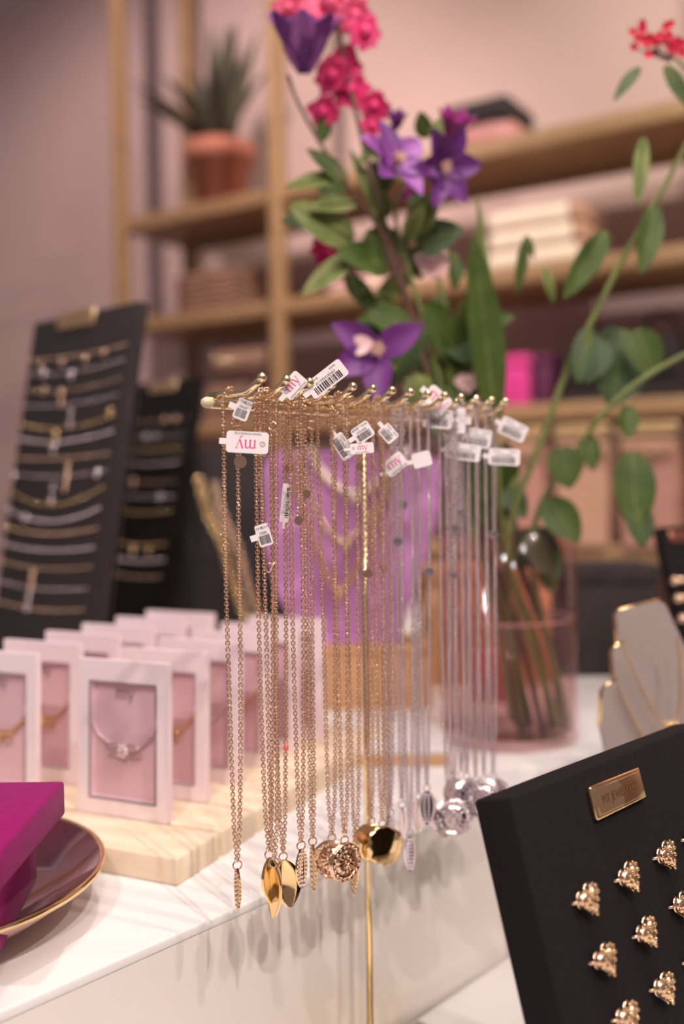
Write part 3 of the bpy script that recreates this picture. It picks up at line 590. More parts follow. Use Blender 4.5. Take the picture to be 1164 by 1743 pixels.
# 1 snapdragon
d1 = 0.86
t = thing('snapdragon_stem', P(905, 1235, 0.94), 'tall pink snapdragon spike leaning left out of the vase', 'flower')
sp = stem_path([(925, 1245, .95), (875, 1050, .93), (800, 850, .90), (735, 650, .88), (690, 500, .87), (655, 380, .86), (620, 250, .86), (590, 120, .86), (560, -20, .86), (548, -60, .86)])
MB().tube(sp, [0.0034 - 0.0018 * k / len(sp) for k in range(len(sp))], 8).build('stem', 'stemd', t)
for x, y, s_, mt in ((492, 18, 26, 'lightpink'), (560, 15, 42, 'lightpink'), (618, 58, 30, 'hotpink'), (525, 60, 30, 'lightpink'), (585, 118, 36, 'hotpink'), (600, 160, 34, 'hotpink'), (565, 130, 28, 'hotpink'), (552, 190, 26, 'hotpink'), (638, 182, 26, 'hotpink'), (600, 30, 30, 'lightpink'), (632, 215, 18, 'hotpink'), (520, -25, 40, 'lightpink'), (590, -35, 40, 'lightpink'), (582, 350, 16, 'plum'), (560, 425, 30, 'hotpink'), (585, 415, 18, 'hotpink'), (690, 330, 14, 'plum')):
    snap_floret(t, P(x, y, d1 + random.uniform(-.02, .01)), s_ * 1.25 * d1 / FPX, mt, V((random.uniform(-.5, .5), -1, random.uniform(-.4, .3))))
for b, e, w_, mt in (((625, 250, .86), (700, 310, .85), 26, 'leafp'), ((655, 390, .86), (600, 250, .86), 26, 'leafp'), ((555, 200, .86), (545, 245, .86), 26, 'leaf'), ((640, 240, .86), (610, 280, .85), 18, 'leafp')): add_leaf(t, b, e, w_, mt)
# 2 clematis vine left
t = thing('clematis_stem', P(865, 1230, 0.92), 'thin clematis vine with a mauve bloom at the top left', 'flower')
sp = stem_path([(880, 1235, .93), (850, 1040, .92), (790, 850, .90), (745, 700, .875), (705, 560, .86), (650, 400, .84), (590, 315, .83), (540, 235, .83), (505, 170, .83), (490, 128, .83)])
MB().tube(sp, [0.0026 - 0.0012 * k / len(sp) for k in range(len(sp))], 7).build('stem', 'stemd', t)
clematis(t, P(518, 126, .83), (0.02, -0.35, 1), 0.054, 'mauve', 7, 0.72, 'purple')
for b, e, w_, mt in (((590, 310, .83), (525, 250, .82), 34, 'leaf'), ((575, 300, .83), (485, 315, .82), 30, 'leafp'), ((600, 410, .84), (497, 345, .82), 66, 'leafp'), ((605, 345, .84), (530, 350, .82), 40, 'leafp'),
     ((660, 455, .85), (578, 425, .82), 62, 'leaf'), ((612, 430, .84), (515, 495, .82), 40, 'leafp'), ((580, 400, .84), (505, 365, .83), 44, 'leaf'), ((690, 560, .86), (610, 545, .84), 60, 'leaf')): add_leaf(t, b, e, w_, mt)
# 3 clematis with the violet blooms in the middle
t = thing('clematis_stem', P(895, 1225, 0.95), 'clematis stem with a pair of violet blooms beside the shelf', 'flower')
sp = stem_path([(905, 1235, .95), (860, 1040, .93), (800, 860, .90), (760, 700, .88), (725, 560, .87), (690, 440, .86), (672, 360, .85), (690, 310, .84), (720, 280, .85), (745, 265, .86)])
MB().tube(sp, [0.0024 - 0.001 * k / len(sp) for k in range(len(sp))], 7).build('stem', 'stem', t)
clematis(t, P(668, 285, .82), (0.55, -0.8, 0.5), 0.040, 'purple', 6, 1.15, 'mauve', 0.1)
clematis(t, P(745, 285, .84), (0.5, -0.7, -0.2), 0.038, 'purple', 6, 1.05, None, 0.5)
clematis(t, P(765, 240, .88), (0.2, -0.6, 0.7), 0.030, 'plum', 6, 0.7, None, 0.2)
clematis(t, P(672, 222, .85), (0.1, -0.7, 0.7), 0.018, 'purple', 5, 0.6)
for b, e, w_, mt in (((700, 400, .86), (745, 325, .84), 50, 'leafp'), ((690, 410, .85), (720, 350, .83), 34, 'leafp'), ((710, 420, .87), (785, 385, .86), 62, 'leafd'), ((725, 235, .87), (715, 190, .86), 30, 'leaf'), ((738, 240, .86), (748, 200, .86), 22, 'leafp'), ((660, 370, .85), (650, 320, .84), 22, 'leafp')): add_leaf(t, b, e, w_, mt)
# 4 clematis bloom low, turned to the camera
t = thing('clematis_stem', P(860, 1215, 0.91), 'clematis stem with a large open violet bloom just above the hook rail', 'flower')
sp = stem_path([(870, 1225, .91), (840, 1030, .90), (790, 860, .88), (745, 740, .86), (700, 660, .84), (655, 610, .81)])
MB().tube(sp, [0.0024 - 0.001 * k / len(sp) for k in range(len(sp))], 7).build('stem', 'stem', t)
clematis(t, P(640, 602, .79), (0.05, -1, 0.15), 0.042, 'purple', 6, 1.2, None, 0.75, (1, 3))
MB().petal(P(590, 592, .785), V((1, -0.2, 0.1)), V((0, -1, 0.2)), 0.022, 0.016, 0.1, 0.1).build('petal', 'palepink', t)  # pale piece stands in for a pink object showing behind the bloom
for b, e, w_, mt in (((655, 650, .83), (725, 560, .81), 56, 'leafd'), ((700, 560, .84), (625, 530, .83), 56, 'leaf'), ((735, 690, .86), (690, 690, .84), 40, 'leafp')): add_leaf(t, b, e, w_, mt)
# 5 leafy filler stems around the centre
t = thing('foliage_stem', P(890, 1240, 0.96), 'bushy green foliage stem with a pale pink blossom in the middle of the bouquet', 'foliage')
sp = stem_path([(895, 1240, .96), (870, 1040, .94), (835, 860, .92), (790, 700, .90), (765, 560, .89), (745, 470, .88)])
MB().tube(sp, [0.003 - 0.001 * k / len(sp) for k in range(len(sp))], 7).build('stem', 'stem', t)
snap_floret(t, P(735, 450, .88), 34 * .88 / FPX, 'palepink', V((0, -1, .3))); snap_floret(t, P(795, 650, .88), 24 * .88 / FPX, 'palepink', V((0, -1, .3))); snap_floret(t, P(822, 665, .89), 18 * .88 / FPX, 'plum', V((0, -1, .3)))
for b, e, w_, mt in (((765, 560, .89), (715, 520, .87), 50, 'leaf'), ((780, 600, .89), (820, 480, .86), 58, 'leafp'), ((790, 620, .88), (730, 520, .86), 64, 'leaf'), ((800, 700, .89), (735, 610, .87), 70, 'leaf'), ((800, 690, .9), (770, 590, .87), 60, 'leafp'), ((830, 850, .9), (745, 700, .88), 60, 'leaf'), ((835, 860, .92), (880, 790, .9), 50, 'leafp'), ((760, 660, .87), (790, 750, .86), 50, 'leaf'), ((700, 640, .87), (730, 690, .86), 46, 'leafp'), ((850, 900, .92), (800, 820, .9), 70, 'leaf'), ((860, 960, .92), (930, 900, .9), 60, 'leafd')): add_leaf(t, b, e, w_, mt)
lv = random.Random(3)
for (x, y) in ((560, 290), (545, 385), (590, 470), (640, 330), (705, 470), (735, 380), (770, 430), (640, 520), (700, 600), (755, 500), (810, 560), (770, 640), (745, 560), (845, 620), (690, 250), (620, 400), (815, 760), (860, 820), (830, 900)):
    a = lv.uniform(0, 6.28); Lp = lv.uniform(60, 95); dd = lv.uniform(.86, .92)
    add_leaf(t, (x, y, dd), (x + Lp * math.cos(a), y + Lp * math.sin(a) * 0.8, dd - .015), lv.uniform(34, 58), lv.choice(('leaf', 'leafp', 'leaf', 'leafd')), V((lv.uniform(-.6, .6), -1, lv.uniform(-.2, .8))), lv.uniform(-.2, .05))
# 6 broad blade leaf
t = thing('blade_foliage', P(850, 1220, 0.97), 'long broad green blade leaf rising upright at the centre right', 'foliage')
sp = stem_path([(880, 1235, .94), (865, 1000, .92), (850, 850, .89), (840, 700, .87)]); MB().tube(sp, 0.0022, 7).build('stem', 'stem', t)
add_leaf(t, (842, 710, .87), (805, 400, .85), 62, 'leaf', V((0.2, -1, 0.1)), 0.0); add_leaf(t, (845, 700, .87), (812, 330, .86), 26, 'leafp', V((0.5, -1, 0.1)), 0.0)
# 7 long stem to the upper right with red blossom
t = thing('red_blossom_stem', P(885, 1220, 0.92), 'long green stem reaching the upper right with a red blossom cluster', 'flower')
sp = stem_path([(950, 1235, .92), (905, 1100, .92), (868, 960, .91), (875, 870, .90), (925, 740, .88), (965, 630, .87), (1010, 540, .86), (1055, 450, .85), (1100, 370, .84), (1145, 290, .83), (1185, 200, .82), (1175, 130, .81), (1145, 95, .81)])
MB().tube(sp, [0.0040 - 0.0026 * k / len(sp) for k in range(len(sp))], 8).build('stem', 'stem', t)
mb = MB()
for k in range(42):
    q = P(1110 + random.gauss(0, 18), 66 + random.gauss(0, 11), .81 + random.uniform(-.012, .012)) if k < 30 else P(1152 + random.gauss(0, 10), 78 + random.gauss(0, 6), .81)
    for j in range(4):
        a = j * 1.57 + k; mb.petal(q, V((math.cos(a), -0.4, math.sin(a))), V((0, -1, 0)), 0.0048, 0.004, 0.2, 0.1, nu=4, nv=3)
tagp(mb.build('blossom_cluster', 'red', t), kind='stuff')
mb = MB()
for k in range(9): mb.tube([P(1140, 105, .81), P(1085 + 9 * k, 85 - (k % 3) * 8, .81)], 0.0006, 5)
mb.build('flower_stalk', 'stemd', t)
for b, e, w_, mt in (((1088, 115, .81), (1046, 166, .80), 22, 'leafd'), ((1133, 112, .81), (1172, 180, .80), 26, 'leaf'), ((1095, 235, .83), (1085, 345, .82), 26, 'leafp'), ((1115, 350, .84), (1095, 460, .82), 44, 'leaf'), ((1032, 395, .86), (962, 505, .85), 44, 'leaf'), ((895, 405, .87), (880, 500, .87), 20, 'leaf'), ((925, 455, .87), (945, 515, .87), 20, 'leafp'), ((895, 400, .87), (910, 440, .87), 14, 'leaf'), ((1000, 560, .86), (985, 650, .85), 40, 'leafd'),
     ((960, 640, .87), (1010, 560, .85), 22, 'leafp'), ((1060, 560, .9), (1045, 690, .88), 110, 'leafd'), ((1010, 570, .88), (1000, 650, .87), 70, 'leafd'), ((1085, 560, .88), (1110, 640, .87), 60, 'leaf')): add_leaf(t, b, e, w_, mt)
# 8 second stem to the right
t = thing('foliage_stem', P(935, 1235, 0.93), 'green foliage stem leaning right with hanging leaves at the right edge', 'foliage')
sp = stem_path([(970, 1235, .92), (935, 1100, .92), (905, 960, .91), (920, 860, .9), (985, 760, .88), (1040, 690, .86), (1100, 640, .85), (1190, 590, .84)])
MB().tube(sp, [0.0034 - 0.0014 * k / len(sp) for k in range(len(sp))], 8).build('stem', 'stem', t)
for b, e, w_, mt in (((1070, 690, .87), (1068, 745, .86), 36, 'leaf'), ((1075, 770, .87), (1085, 905, .85), 70, 'leaf'), ((1085, 860, .86), (1095, 930, .85), 46, 'leafd'), ((955, 760, .88), (970, 830, .87), 60, 'leaf'), ((930, 850, .89), (985, 920, .87), 60, 'leaf'), ((905, 900, .9), (950, 985, .88), 56, 'leafd'), ((925, 960, .9), (940, 1010, .89), 32, 'leafp'), ((1000, 740, .88), (1010, 800, .87), 34, 'leaf')): add_leaf(t, b, e, w_, mt)
# extra cut stems standing in the water
for k, (x0, x1, mt) in enumerate(((845, 815, 'stem'), (895, 850, 'stem'), (915, 870, 'stemd'))):
    t = thing('flower_stem', P(x0 + 45, 1240, .94), ['leftmost', 'middle', 'darker'][k] + ' loose green stalk standing in the vase water', 'stalk')
    sp = stem_path([(x0 + 45, 1240, .94), (x0 + 20, 1100, .93), (x1 + 15, 960, .92), (x1, 840, .91)])
    MB().tube(sp, [0.0042 - 0.001 * j / len(sp) for j in range(len(sp))], 8).build('stalk', mt, t)
    MB().petal(sp[-1], V((-.2, -.2, 1)), V((0, -1, .2)), 0.05, 0.02).build('leaf', 'leaf', t)

# ================================================================ hook stand
T0 = P(445.7, 642.5, 0.5); DU = 0.01736
def tip(i): return T0 + Uu * (DU * i)
def base(i): return tip(i) - Nn * 0.036 - Zz * 0.0065
hs = thing('necklace_stand', V((0, 0, 0)) + (base(6.3) - Zz * (base(6).z - LZ)), 'brass necklace stand with a row of hooks on a thin pole', 'stand')
ra, rb = base(-0.25) - Zz * 0.0040, base(13.3) - Zz * 0.0040
MB().rbox((ra + rb) / 2, ((rb - ra).length, 0.0052, 0.0062), (Uu, -Nn, Zz), 0.0018, 3).build('rail', 'brass', hs)
MB().ball(ra, 0.0031, 12, 8, (1.5, 1, 1), (Uu, -Nn, Zz)).build('end_cap', 'cap', hs)
for i in range(14):
    b0 = base(i); pts = [b0 - Nn * 0.003, b0 + Nn * 0.010, b0 + Nn * 0.022, b0 + Nn * 0.026 + Zz * 0.0006, b0 + Nn * 0.029 + Zz * 0.0020, tip(i) - Nn * 0.0008 - Zz * 0.0006]
    hk = MB().tube(pts, 0.0020, 10).build('hook', 'brass', hs)
    MB().ball(tip(i), 0.0026, 10, 8).build('ball_end', 'brass', hk)
pp = PP(622, 700, base(0), Nn); pp = V((pp.x, pp.y, 0)) - Nn * 0.002
MB().tube([pp + Zz * (LZ + 0.004), pp + Zz * (ra.z - 0.001)], 0.0022, 14).build('pole', 'brass', hs)
MB().rbox(pp + Nn * 0.022 + Zz * (LZ + 0.002), (0.14, 0.075, 0.004), (Uu, -Nn, Zz), 0.0015).build('base_plate', 'brass', hs)

def local_axes(yaw, rot):
    """a small plate facing the camera, turned by yaw and spun by rot degrees"""
    x = V((math.cos(R(yaw)), math.sin(R(yaw)), 0)); n = V((math.sin(R(yaw)), -math.cos(R(yaw)), 0)); y = Zz
    c, s = math.cos(R(rot)), math.sin(R(rot)); return x * c + y * s, y * c - x * s, n
def pend_leaf(t, top, L, W, mt, yaw, stones, cup=0.12, spin=0, stonemat=None):
    ax, ay, n = local_axes(yaw, spin); mb = MB(); N = 10; vs = []
    def wd(k): return W / 2 * max(0.06, math.sin(math.pi * min(1, (k + 0.15) / (N + 0.3)) ** 0.9) ** 0.68)
    for side in (1, -1):
        for k in range(N + 1):
            for j in (-1, -0.5, 0, 0.5, 1): vs.append(V(top) - ay * (L * k / N) + ax * (j * wd(k)) + n * (side * 0.0005 + (j * j - 1) * cup * W * math.sin(math.pi * k / N)))
    q = 5 * (N + 1); fs = [(s * q + k * 5 + j, s * q + k * 5 + j + 1, s * q + (k + 1) * 5 + j + 1, s * q + (k + 1) * 5 + j) for s in (0, 1) for k in range(N) for j in range(4)]
    fs += [(k * 5, (k + 1) * 5, q + (k + 1) * 5, q + k * 5) for k in range(N)] + [(k * 5 + 4, q + k * 5 + 4, q + (k + 1) * 5 + 4, (k + 1) * 5 + 4) for k in range(N)]
    mb.add(vs, fs, True); o = mb.build('pendant', mt, t)
    if stones:
        sm, gm = MB(), MB()
        for k in range(1, N):
            for j in (-0.8, -0.25, 0.25, 0.8):
                c = V(top) - ay * (L * (k + 0.3 * (j > 0)) / N) + ax * (j * wd(k)) + n * (0.0007 + (j * j - 1) * cup * W * math.sin(math.pi * k / N))
                sm.ball(c, 0.00062, 6, 4); gm.ball(c + ax * 0.0006 + ay * 0.0006, 0.0005, 5, 4)
        sm.build('stone', stonemat or 'stone', o); gm.build('claw', mt, o)
    return o
def pend_coin(t, top, r, mt, yaw, lumpy=True):
    ax, ay, n = local_axes(yaw, 0); c = V(top) - ay * r; mb = MB(); NR, NA = 12, 40; vs = []
    for i in range(NR + 1):
        f = i / NR
        for k in range(NA):
            th = 2 * math.pi * k / NA; rr = r * f * (1 + (0.03 * math.cos(10 * th) if f > 0.8 else 0))
            mane = 0.0016 * math.exp(-((f - 0.42) / 0.22) ** 2) * (1 + 0.45 * math.cos(13 * th)) + 0.0016 * math.exp(-(f / 0.22) ** 2) - 0.0007 * math.exp(-((f - 0.70) / 0.06) ** 2)
            rim = 0.0016 * math.exp(-((f - 0.92) / 0.09) ** 2)
            vs.append(c + ax * (rr * math.cos(th)) + ay * (rr * math.sin(th)) + n * ((mane if lumpy else 0.0022 * (1 - f * f)) + (rim if lumpy else 0) + 0.0006))
    fs = [(i * NA + k, i * NA + (k + 1) % NA, (i + 1) * NA + (k + 1) % NA, (i + 1) * NA + k) for i in range(NR) for k in range(NA)]
    b0 = len(vs); vs += [c + ax * (r * math.cos(2 * math.pi * k / NA)) + ay * (r * math.sin(2 * math.pi * k / NA)) - n * 0.0008 for k in range(NA)]
    fs += [(NR * NA + k, NR * NA + (k + 1) % NA, b0 + (k + 1) % NA, b0 + k) for k in range(NA)] + [tuple(range(b0 + NA - 1, b0 - 1, -1))]
    mb.add(vs, fs, True); o = mb.build('pendant', mt, t)
    if lumpy:
        bd = MB()
        for k in range(18): bd.ball(c + ax * (r * 0.84 * math.cos(k * math.pi / 9)) + ay * (r * 0.84 * math.sin(k * math.pi / 9)) + n * 0.0020, 0.00105, 6, 4)
        # features of the relief head
        for dx, dy, rr in ((-.16, .10, .10), (.16, .10, .10), (0, -.08, .13), (-.10, -.2, .10), (.10, -.2, .10), (0, .3, .12)): bd.ball(c + ax * (dx * r) + ay * (dy * r) + n * 0.0030, rr * r, 7, 5)
        bd.build('relief', mt, o)
    return o
def barcode_tag(t, px, py, d, w_px, h_px, rot, kind='bar', yaw=0, to=None):
    s = d / FPX; c = P(px, py, d); ax, ay, n = local_axes(yaw, rot); w_, h_ = w_px * s, h_px * s
    o = MB().prism(rrect(w_, h_, min(w_, h_) * 0.16), c, ax, ay, n, 0.0003).build('price_tag', 'tag', t)
    if to is not None:
        e = V(to); dv = e - c
        if dv.length > 0.002: MB().box(c + ax * (math.copysign(w_ / 2 + 0.0018, dv.dot(ax))), (0.0036, h_ * 0.28, 0.00028), (ax, ay, n)).build('tag_loop', 'tag', o)
    f = c + n * 0.00022
    if kind == 'bar':
        mb = MB(); x = -w_ * 0.38; k = 0
        while x < w_ * 0.36:
            bw = w_ * random.choice((0.014, 0.022, 0.034)); 
            if 0.49 > abs(x / w_ - 0.02) > 0.035 or True: mb.box(f + ax * (x + bw / 2) - ay * (h_ * 0.20), (bw, h_ * 0.40, 0.0001), (ax, ay, n))
            x += bw + w_ * random.choice((0.014, 0.02, 0.03))
        mb.build('barcode', 'ink', o); mb = MB()
        put_text(mb, '8719954183403', f + ay * (h_ * 0.10), ax, ay, h_ * 0.20, sx=0.62 * w_ / h_ / 1.45); put_text(mb, '€19.95', f - ax * (w_ * 0.24) + ay * (h_ * 0.33), ax, ay, h_ * 0.19, sx=0.8); put_text(mb, '€29.99', f + ax * (w_ * 0.26) + ay * (h_ * 0.33), ax, ay, h_ * 0.17, sx=0.8)
        mb.build('print', 'ink', o)
    elif kind == 'my':
        mb = MB(); put_my(mb, f + ax * (w_ * 0.04) - ay * (h_ * 0.12), ax, ay, n, h_ * 0.42); mb.build('lettering', 'pinkink', o)
        mb = MB(); put_text(mb, 'PREMIUM STAINLESS STEEL', f - ay * (h_ * 0.40), ax, ay, h_ * 0.14, sx=0.75); mb.ring(f - ax * (w_ * 0.36) + ay * (h_ * 0.05), h_ * 0.11, h_ * 0.012, ax, ay, 14, 4); put_text(mb, 'c', f - ax * (w_ * 0.36) + ay * (h_ * 0.05), ax, ay, h_ * 0.16); mb.build('print', 'ink', o)
    return o
def my_disc(t, px, py, d, mt, r_px=10, yaw=20):
    c = P(px, py, d); ax, ay, n = local_axes(yaw, 0); r = r_px * d / FPX
    o = MB().prism([(r * math.cos(2 * math.pi * k / 20), r * math.sin(2 * math.pi * k / 20)) for k in range(20)], c, ax, ay, n, 0.0006).build('clasp_disc', mt, t)
    mb = MB(); put_my(mb, c + n * 0.0004 - ay * r * 0.15, ax, ay, n, r * 0.62); mb.build('engraving', 'ink' if mt == 'silver' else 'gold', o)
    return c + ay * r
def necklace(i, px, py_b, mt, pend, label, disc=None, tags=(), spread=0.0020, extra=None, bead=None):
    b0 = base(i); k = (px - CX + 0.012 * (680 - CY)) / FPX
    s = (k * b0.y - b0.x) / (0.749 + 0.663 * k); s = max(0.002, min(0.0335, s))
    rise = 0.0 if s < 0.024 else (s - 0.024) * 0.55
    top = b0 + Nn * s + Zz * (0.0022 + rise)
    d = top.y; zb = P(px, py_b, d).z; bot = V((top.x, top.y, zb))
    group = 'gold necklaces on the hook stand' if mt != 'silver' else 'silver necklaces on the hook stand'
    t = thing('pendant_necklace', bot, label, 'necklace', group)
    rr = 0.0024; pl = []; H = top.z - zb; ph = random.uniform(0, 6)
    for sgn in (1, -1):
        seg = []
        for j in range(15):
            f = j / 14; off = (spread * 1.25 * (1 - f) ** 0.45 * (1 if f < 1 else 0) + 0.0004) * (1 if f < 0.98 else 0.5); sway = 0.0009 * math.sin(ph + 3 * f * sgn) * math.sin(math.pi * f)
            q = top - Zz * (0.003 + (H - 0.003) * f) + Uu * (sgn * max(off, rr * (1 - f * 6)) * 0.8) + Nn * (sgn * off * 0.45 + sway); seg.append(q)
        pl.append(seg)
    over = [top + Uu * (rr * 0.8 * math.cos(a)) + Zz * (rr * 0.5 * math.sin(a)) - Zz * 0.0003 for a in [math.pi * k / 6 for k in range(1, 6)]]
    path = pl[0][::-1] + over + pl[1]
    cm = MB(); chain(cm, path); cm.build('chain', mt, t)
    jr = 0.0024; jc = bot - Zz * (jr * 0.9); ax, ay, n = local_axes(25, 0)
    MB().ring(jc, jr, 0.00042, ax, ay, 16, 6).build('jump_ring', mt, t)
    tp = jc - Zz * jr
    kind, a = pend[0], pend[1:]; sc_ = d / FPX
    if kind == 'leaf': pend_leaf(t, tp + Zz * 0.0006, a[0] * sc_, a[1] * sc_, 'yellow_gold' if mt == 'gold' else mt, a[2], a[3], spin=a[4] if len(a) > 4 else 0)
    else: pend_coin(t, tp + Zz * 0.001, a[0] * sc_, ('yellow_gold' if (mt == 'gold' and kind == 'disc') else mt), a[1], kind == 'coin')
    if disc:
        x, y = disc[:2]; dd = d - 0.004; top2 = my_disc(t, x, y, dd, mt, 8 if len(disc) < 3 else disc[2], random.uniform(-25, 45))
        st2 = V((top2.x, top2.y, top.z - 0.004)); em = MB(); chain(em, [st2, top2 + Zz * 0.0004], 0.0021, 0.00155, 0.00115, 0.00028); em.build('extender_chain', mt, t)
    else:
        st2 = top + Nn * random.choice((-0.0035, 0.0035)) - Zz * 0.002; em = MB(); chain(em, [st2, st2 - Zz * random.uniform(0.02, 0.05)], 0.0021, 0.00155, 0.00115, 0.00030); em.build('extender_chain', mt, t)
    cl = MB(); q = top - Zz * random.uniform(0.006, 0.02) + Nn * random.choice((-0.003, 0.003)); cl.ring(q, 0.0022, 0.0006, *local_axes(random.uniform(-60, 60), 0)[:2], 12, 5); cl.build('clasp', mt, t)
    for g in tags: barcode_tag(t, *g[:2], d - 0.0065, *g[2:5], *(g[5:] or ('bar',)), to=V((top.x, top.y, P(g[0], g[1], d).z)))
    if bead:
        c = P(*bead, d - 0.004); MB().ball(c, 0.0013, 8, 6, (1, 1, 1.7)).build('bead', 'coralbead', t)
    if extra == 'clasp':
        c = P(458, 966, d - 0.004); mb = MB(); mb.tube([c + V((0.001 * math.cos(a) * 1.6, 0, 0.0024 * math.sin(a))) for a in [k * 0.5 for k in range(11)]] + [c + V((0.003, 0, 0.003))], 0.0005, 6); mb.build('lobster_clasp', mt, t)
G_, S_ = 'gold', 'silver'
necklace(0, 397, 1466, G_, ('leaf', 72, 26, -62, True), 'gold necklace with a slim jewelled leaf on the nearest hook', (409, 786, 11), [(413, 697, 26, 36, -22), (421, 753, 72, 37, 176, 'my')], 0.0030)
necklace(1, 452, 1448, G_, ('leaf', 84, 44, 48, False, 6), 'gold necklace with the dark concave leaf, left of the leaf trio', None, [(449, 911, 24, 38, 17)], 0.0034, 'clasp')
necklace(1, 461, 1462, G_, ('leaf', 92, 44, -50, False, -4), 'gold necklace with the lowest hanging leaf of the leaf trio', None, [(499, 656, 44, 30, 48, 'my')], 0.0036, None, (487, 1272))
necklace(2, 476, 1452, G_, ('leaf', 84, 52, 18, False, 8), 'gold necklace with the broad shiny leaf, right of the leaf trio', (492, 797), [(486, 856, 66, 15, 84)], 0.0030)
necklace(2, 507, 1433, G_, ('leaf', 68, 30, 55, True), 'gold necklace with a jewelled leaf between leaf trio and medallions', (508, 886), [(556, 645, 74, 32, 37)], 0.0024)
necklace(3, 527, 1426, G_, ('leaf', 84, 24, -66, True), 'gold necklace with an edge-on jewelled leaf just left of the medallions', (521, 841), (), 0.0020)
necklace(4, 560, 1420, G_, ('coin', 34, -12), 'gold necklace with a round lion medallion, front of the pair', None, [(583, 760, 46, 25, -57)], 0.0044)
necklace(4, 582, 1424, G_, ('coin', 33, 40), 'gold necklace with a round medallion half hidden behind the lion one', None, [(617, 736, 34, 29, 33), (616, 763, 40, 18, 4, 'my')], 0.0036)
necklace(5, 601, 1436, G_, ('leaf', 84, 26, -60, True, -8), 'gold necklace with a jewelled leaf right beside the pole', (612, 794, 7), (), 0.0034)
necklace(6, 628, 1392, G_, ('disc', 33, -8), 'gold necklace with a smooth shiny disc right of the pole', (626, 976), (), 0.0030)
necklace(6, 647, 1396, G_, ('disc', 32, 30), 'gold necklace with the middle disc of three beside the pole', None, [(661, 738, 30, 24, -50)], 0.0026)
necklace(7, 657, 1400, G_, ('disc', 32, 36), 'gold necklace with the rearmost disc of three beside the pole', (652, 968), (), 0.0026)
necklace(7, 661, 1378, S_, ('leaf', 52, 22, 50, True), 'silver necklace with a jewelled leaf behind the gold discs', (677, 922), [(672, 790, 40, 28, 38, 'my')], 0.0028)
necklace(8, 681, 1364, S_, ('leaf', 56, 16, -62, False), 'silver necklace with a narrow plain leaf, first right of the discs', (686, 860), (), 0.0022)
necklace(8, 694, 1412, S_, ('leaf', 62, 22, 30, True), 'silver necklace with the lowest hanging jewelled leaf', None, [(718, 782, 32, 26, 14, 'blank')], 0.0026)
necklace(9, 709, 1350, S_, ('leaf', 58, 24, -40, False), 'silver necklace with a plain oval leaf left of the silver medallions', None, [(742, 682, 46, 38, -42, 'my')], 0.0020)
necklace(9, 724, 1336, S_, ('leaf', 58, 34, 20, True), 'silver necklace with a broad jewelled leaf beside the silver medallions', (731, 973), (), 0.0026)
necklace(10, 760, 1352, S_, ('coin', 32, 30), 'silver necklace with the lowest medallion, facing left', (772, 980, 6), [(745, 713, 50, 32, -4)], 0.0026)
necklace(10, 770, 1350, S_, ('coin', 32, -10), 'silver necklace with the lowest medallion, facing the camera', (776, 900, 8), (), 0.0030)
necklace(11, 783, 1312, S_, ('coin', 31, -5), 'silver necklace with the topmost medallion of the silver cluster', (782, 873, 9), [(788, 769, 60, 28, -8)], 0.0030)
necklace(11, 793, 1316, S_, ('coin', 30, 40), 'silver necklace with a turned medallion behind the topmost silver one', None, [(784, 716, 16, 44, 0, 'blank')], 0.0026)
necklace(12, 808, 1322, S_, ('coin', 30, 10), 'silver necklace with a medallion in the middle right of the silver cluster', None, [(815, 746, 42, 32, -9)], 0.0028)
necklace(12, 822, 1318, S_, ('coin', 30, -15), 'silver necklace with a medallion second from the far end', None, [(858, 778, 54, 28, -4)], 0.0028)
necklace(13, 838, 1316, S_, ('coin', 30, 20), 'silver necklace with a medallion on the far end hook', (840, 910, 8), [(873, 731, 48, 30, -26)], 0.0032)

# ================================================================ grey stepped card stand
g0 = 0.74; pn = V((0.18, -1, 0)).normalized(); ps = V((1, 0.18, 0)).normalized(); gp = P(1090, 1200, g0); gp.z = LZ
t = thing('stepped_card_stand', V((gp.x, gp.y, LZ)), 'grey stepped acrylic card stand with gold edges behind the ring display', 'display stand')
for k, poly in enumerate(([(1046, 1046), (1052, 1038), (1120, 1022), (1130, 1028), (1152, 1075), (1200, 1180), (1200, 1330), (1060, 1330), (1056, 1180)], [(1040, 1108), (1046, 1100), (1062, 1094), (1120, 1180), (1150, 1330), (1050, 1330)], [(1023, 1176), (1030, 1166), (1050, 1158), (1100, 1250), (1110, 1420), (1060, 1420), (1020, 1235)])):
    dk = g0 - 0.010 * k; p0 = gp - V((0, 0.010 * k, 0)); q = [PP(x, y, p0, pn) for x, y in poly]; c = q[0]
    q2 = [((x - c).dot(ps), (x - c).z) for x in q]
    o = MB().prism(q2, c, ps, Zz, pn, 0.004).build('card_panel', 'greycard', t)
    MB().tube([x + pn * 0.0005 for x in q[-1:] + q[:3]], 0.0016, 6).build('gold_edge', 'yellow_gold', o)
MB().rbox(V((gp.x + 0.015, gp.y + 0.0, LZ + 0.06)), (0.05, 0.035, 0.12), None, 0.003).build('foot', 'greycard', t)
for k, (pp_, lab) in enumerate((([(1058, 1100), (1085, 1160), (1110, 1210), (1140, 1240)], 'fine gold chain running down the tallest grey card'), ([(1052, 1165), (1075, 1220), (1100, 1262)], 'fine gold chain running down the lowest grey card'), ([(1152, 1085), (1158, 1140), (1156, 1200), (1145, 1238)], 'sparkling gold chain at the right side of the grey cards'))):
    pth = smooth_path([PP(x, y, gp - V((0, 0.026, 0)), pn) for x, y in pp_], 6); o = thing('card_chain', pth[-1], lab, 'necklace')
    cm = MB(); chain(cm, pth, 0.0022, 0.0016, 0.0012, 0.0004); cm.build('chain', 'yellow_gold', o)
    cm = MB(); 
    for j in range(5): cm.ball(pth[-1] + V((0.004 * math.cos(j), 0, 0.003 * math.sin(j * 2))), 0.0018, 6, 5)
    cm.build('charm', 'yellow_gold', o)

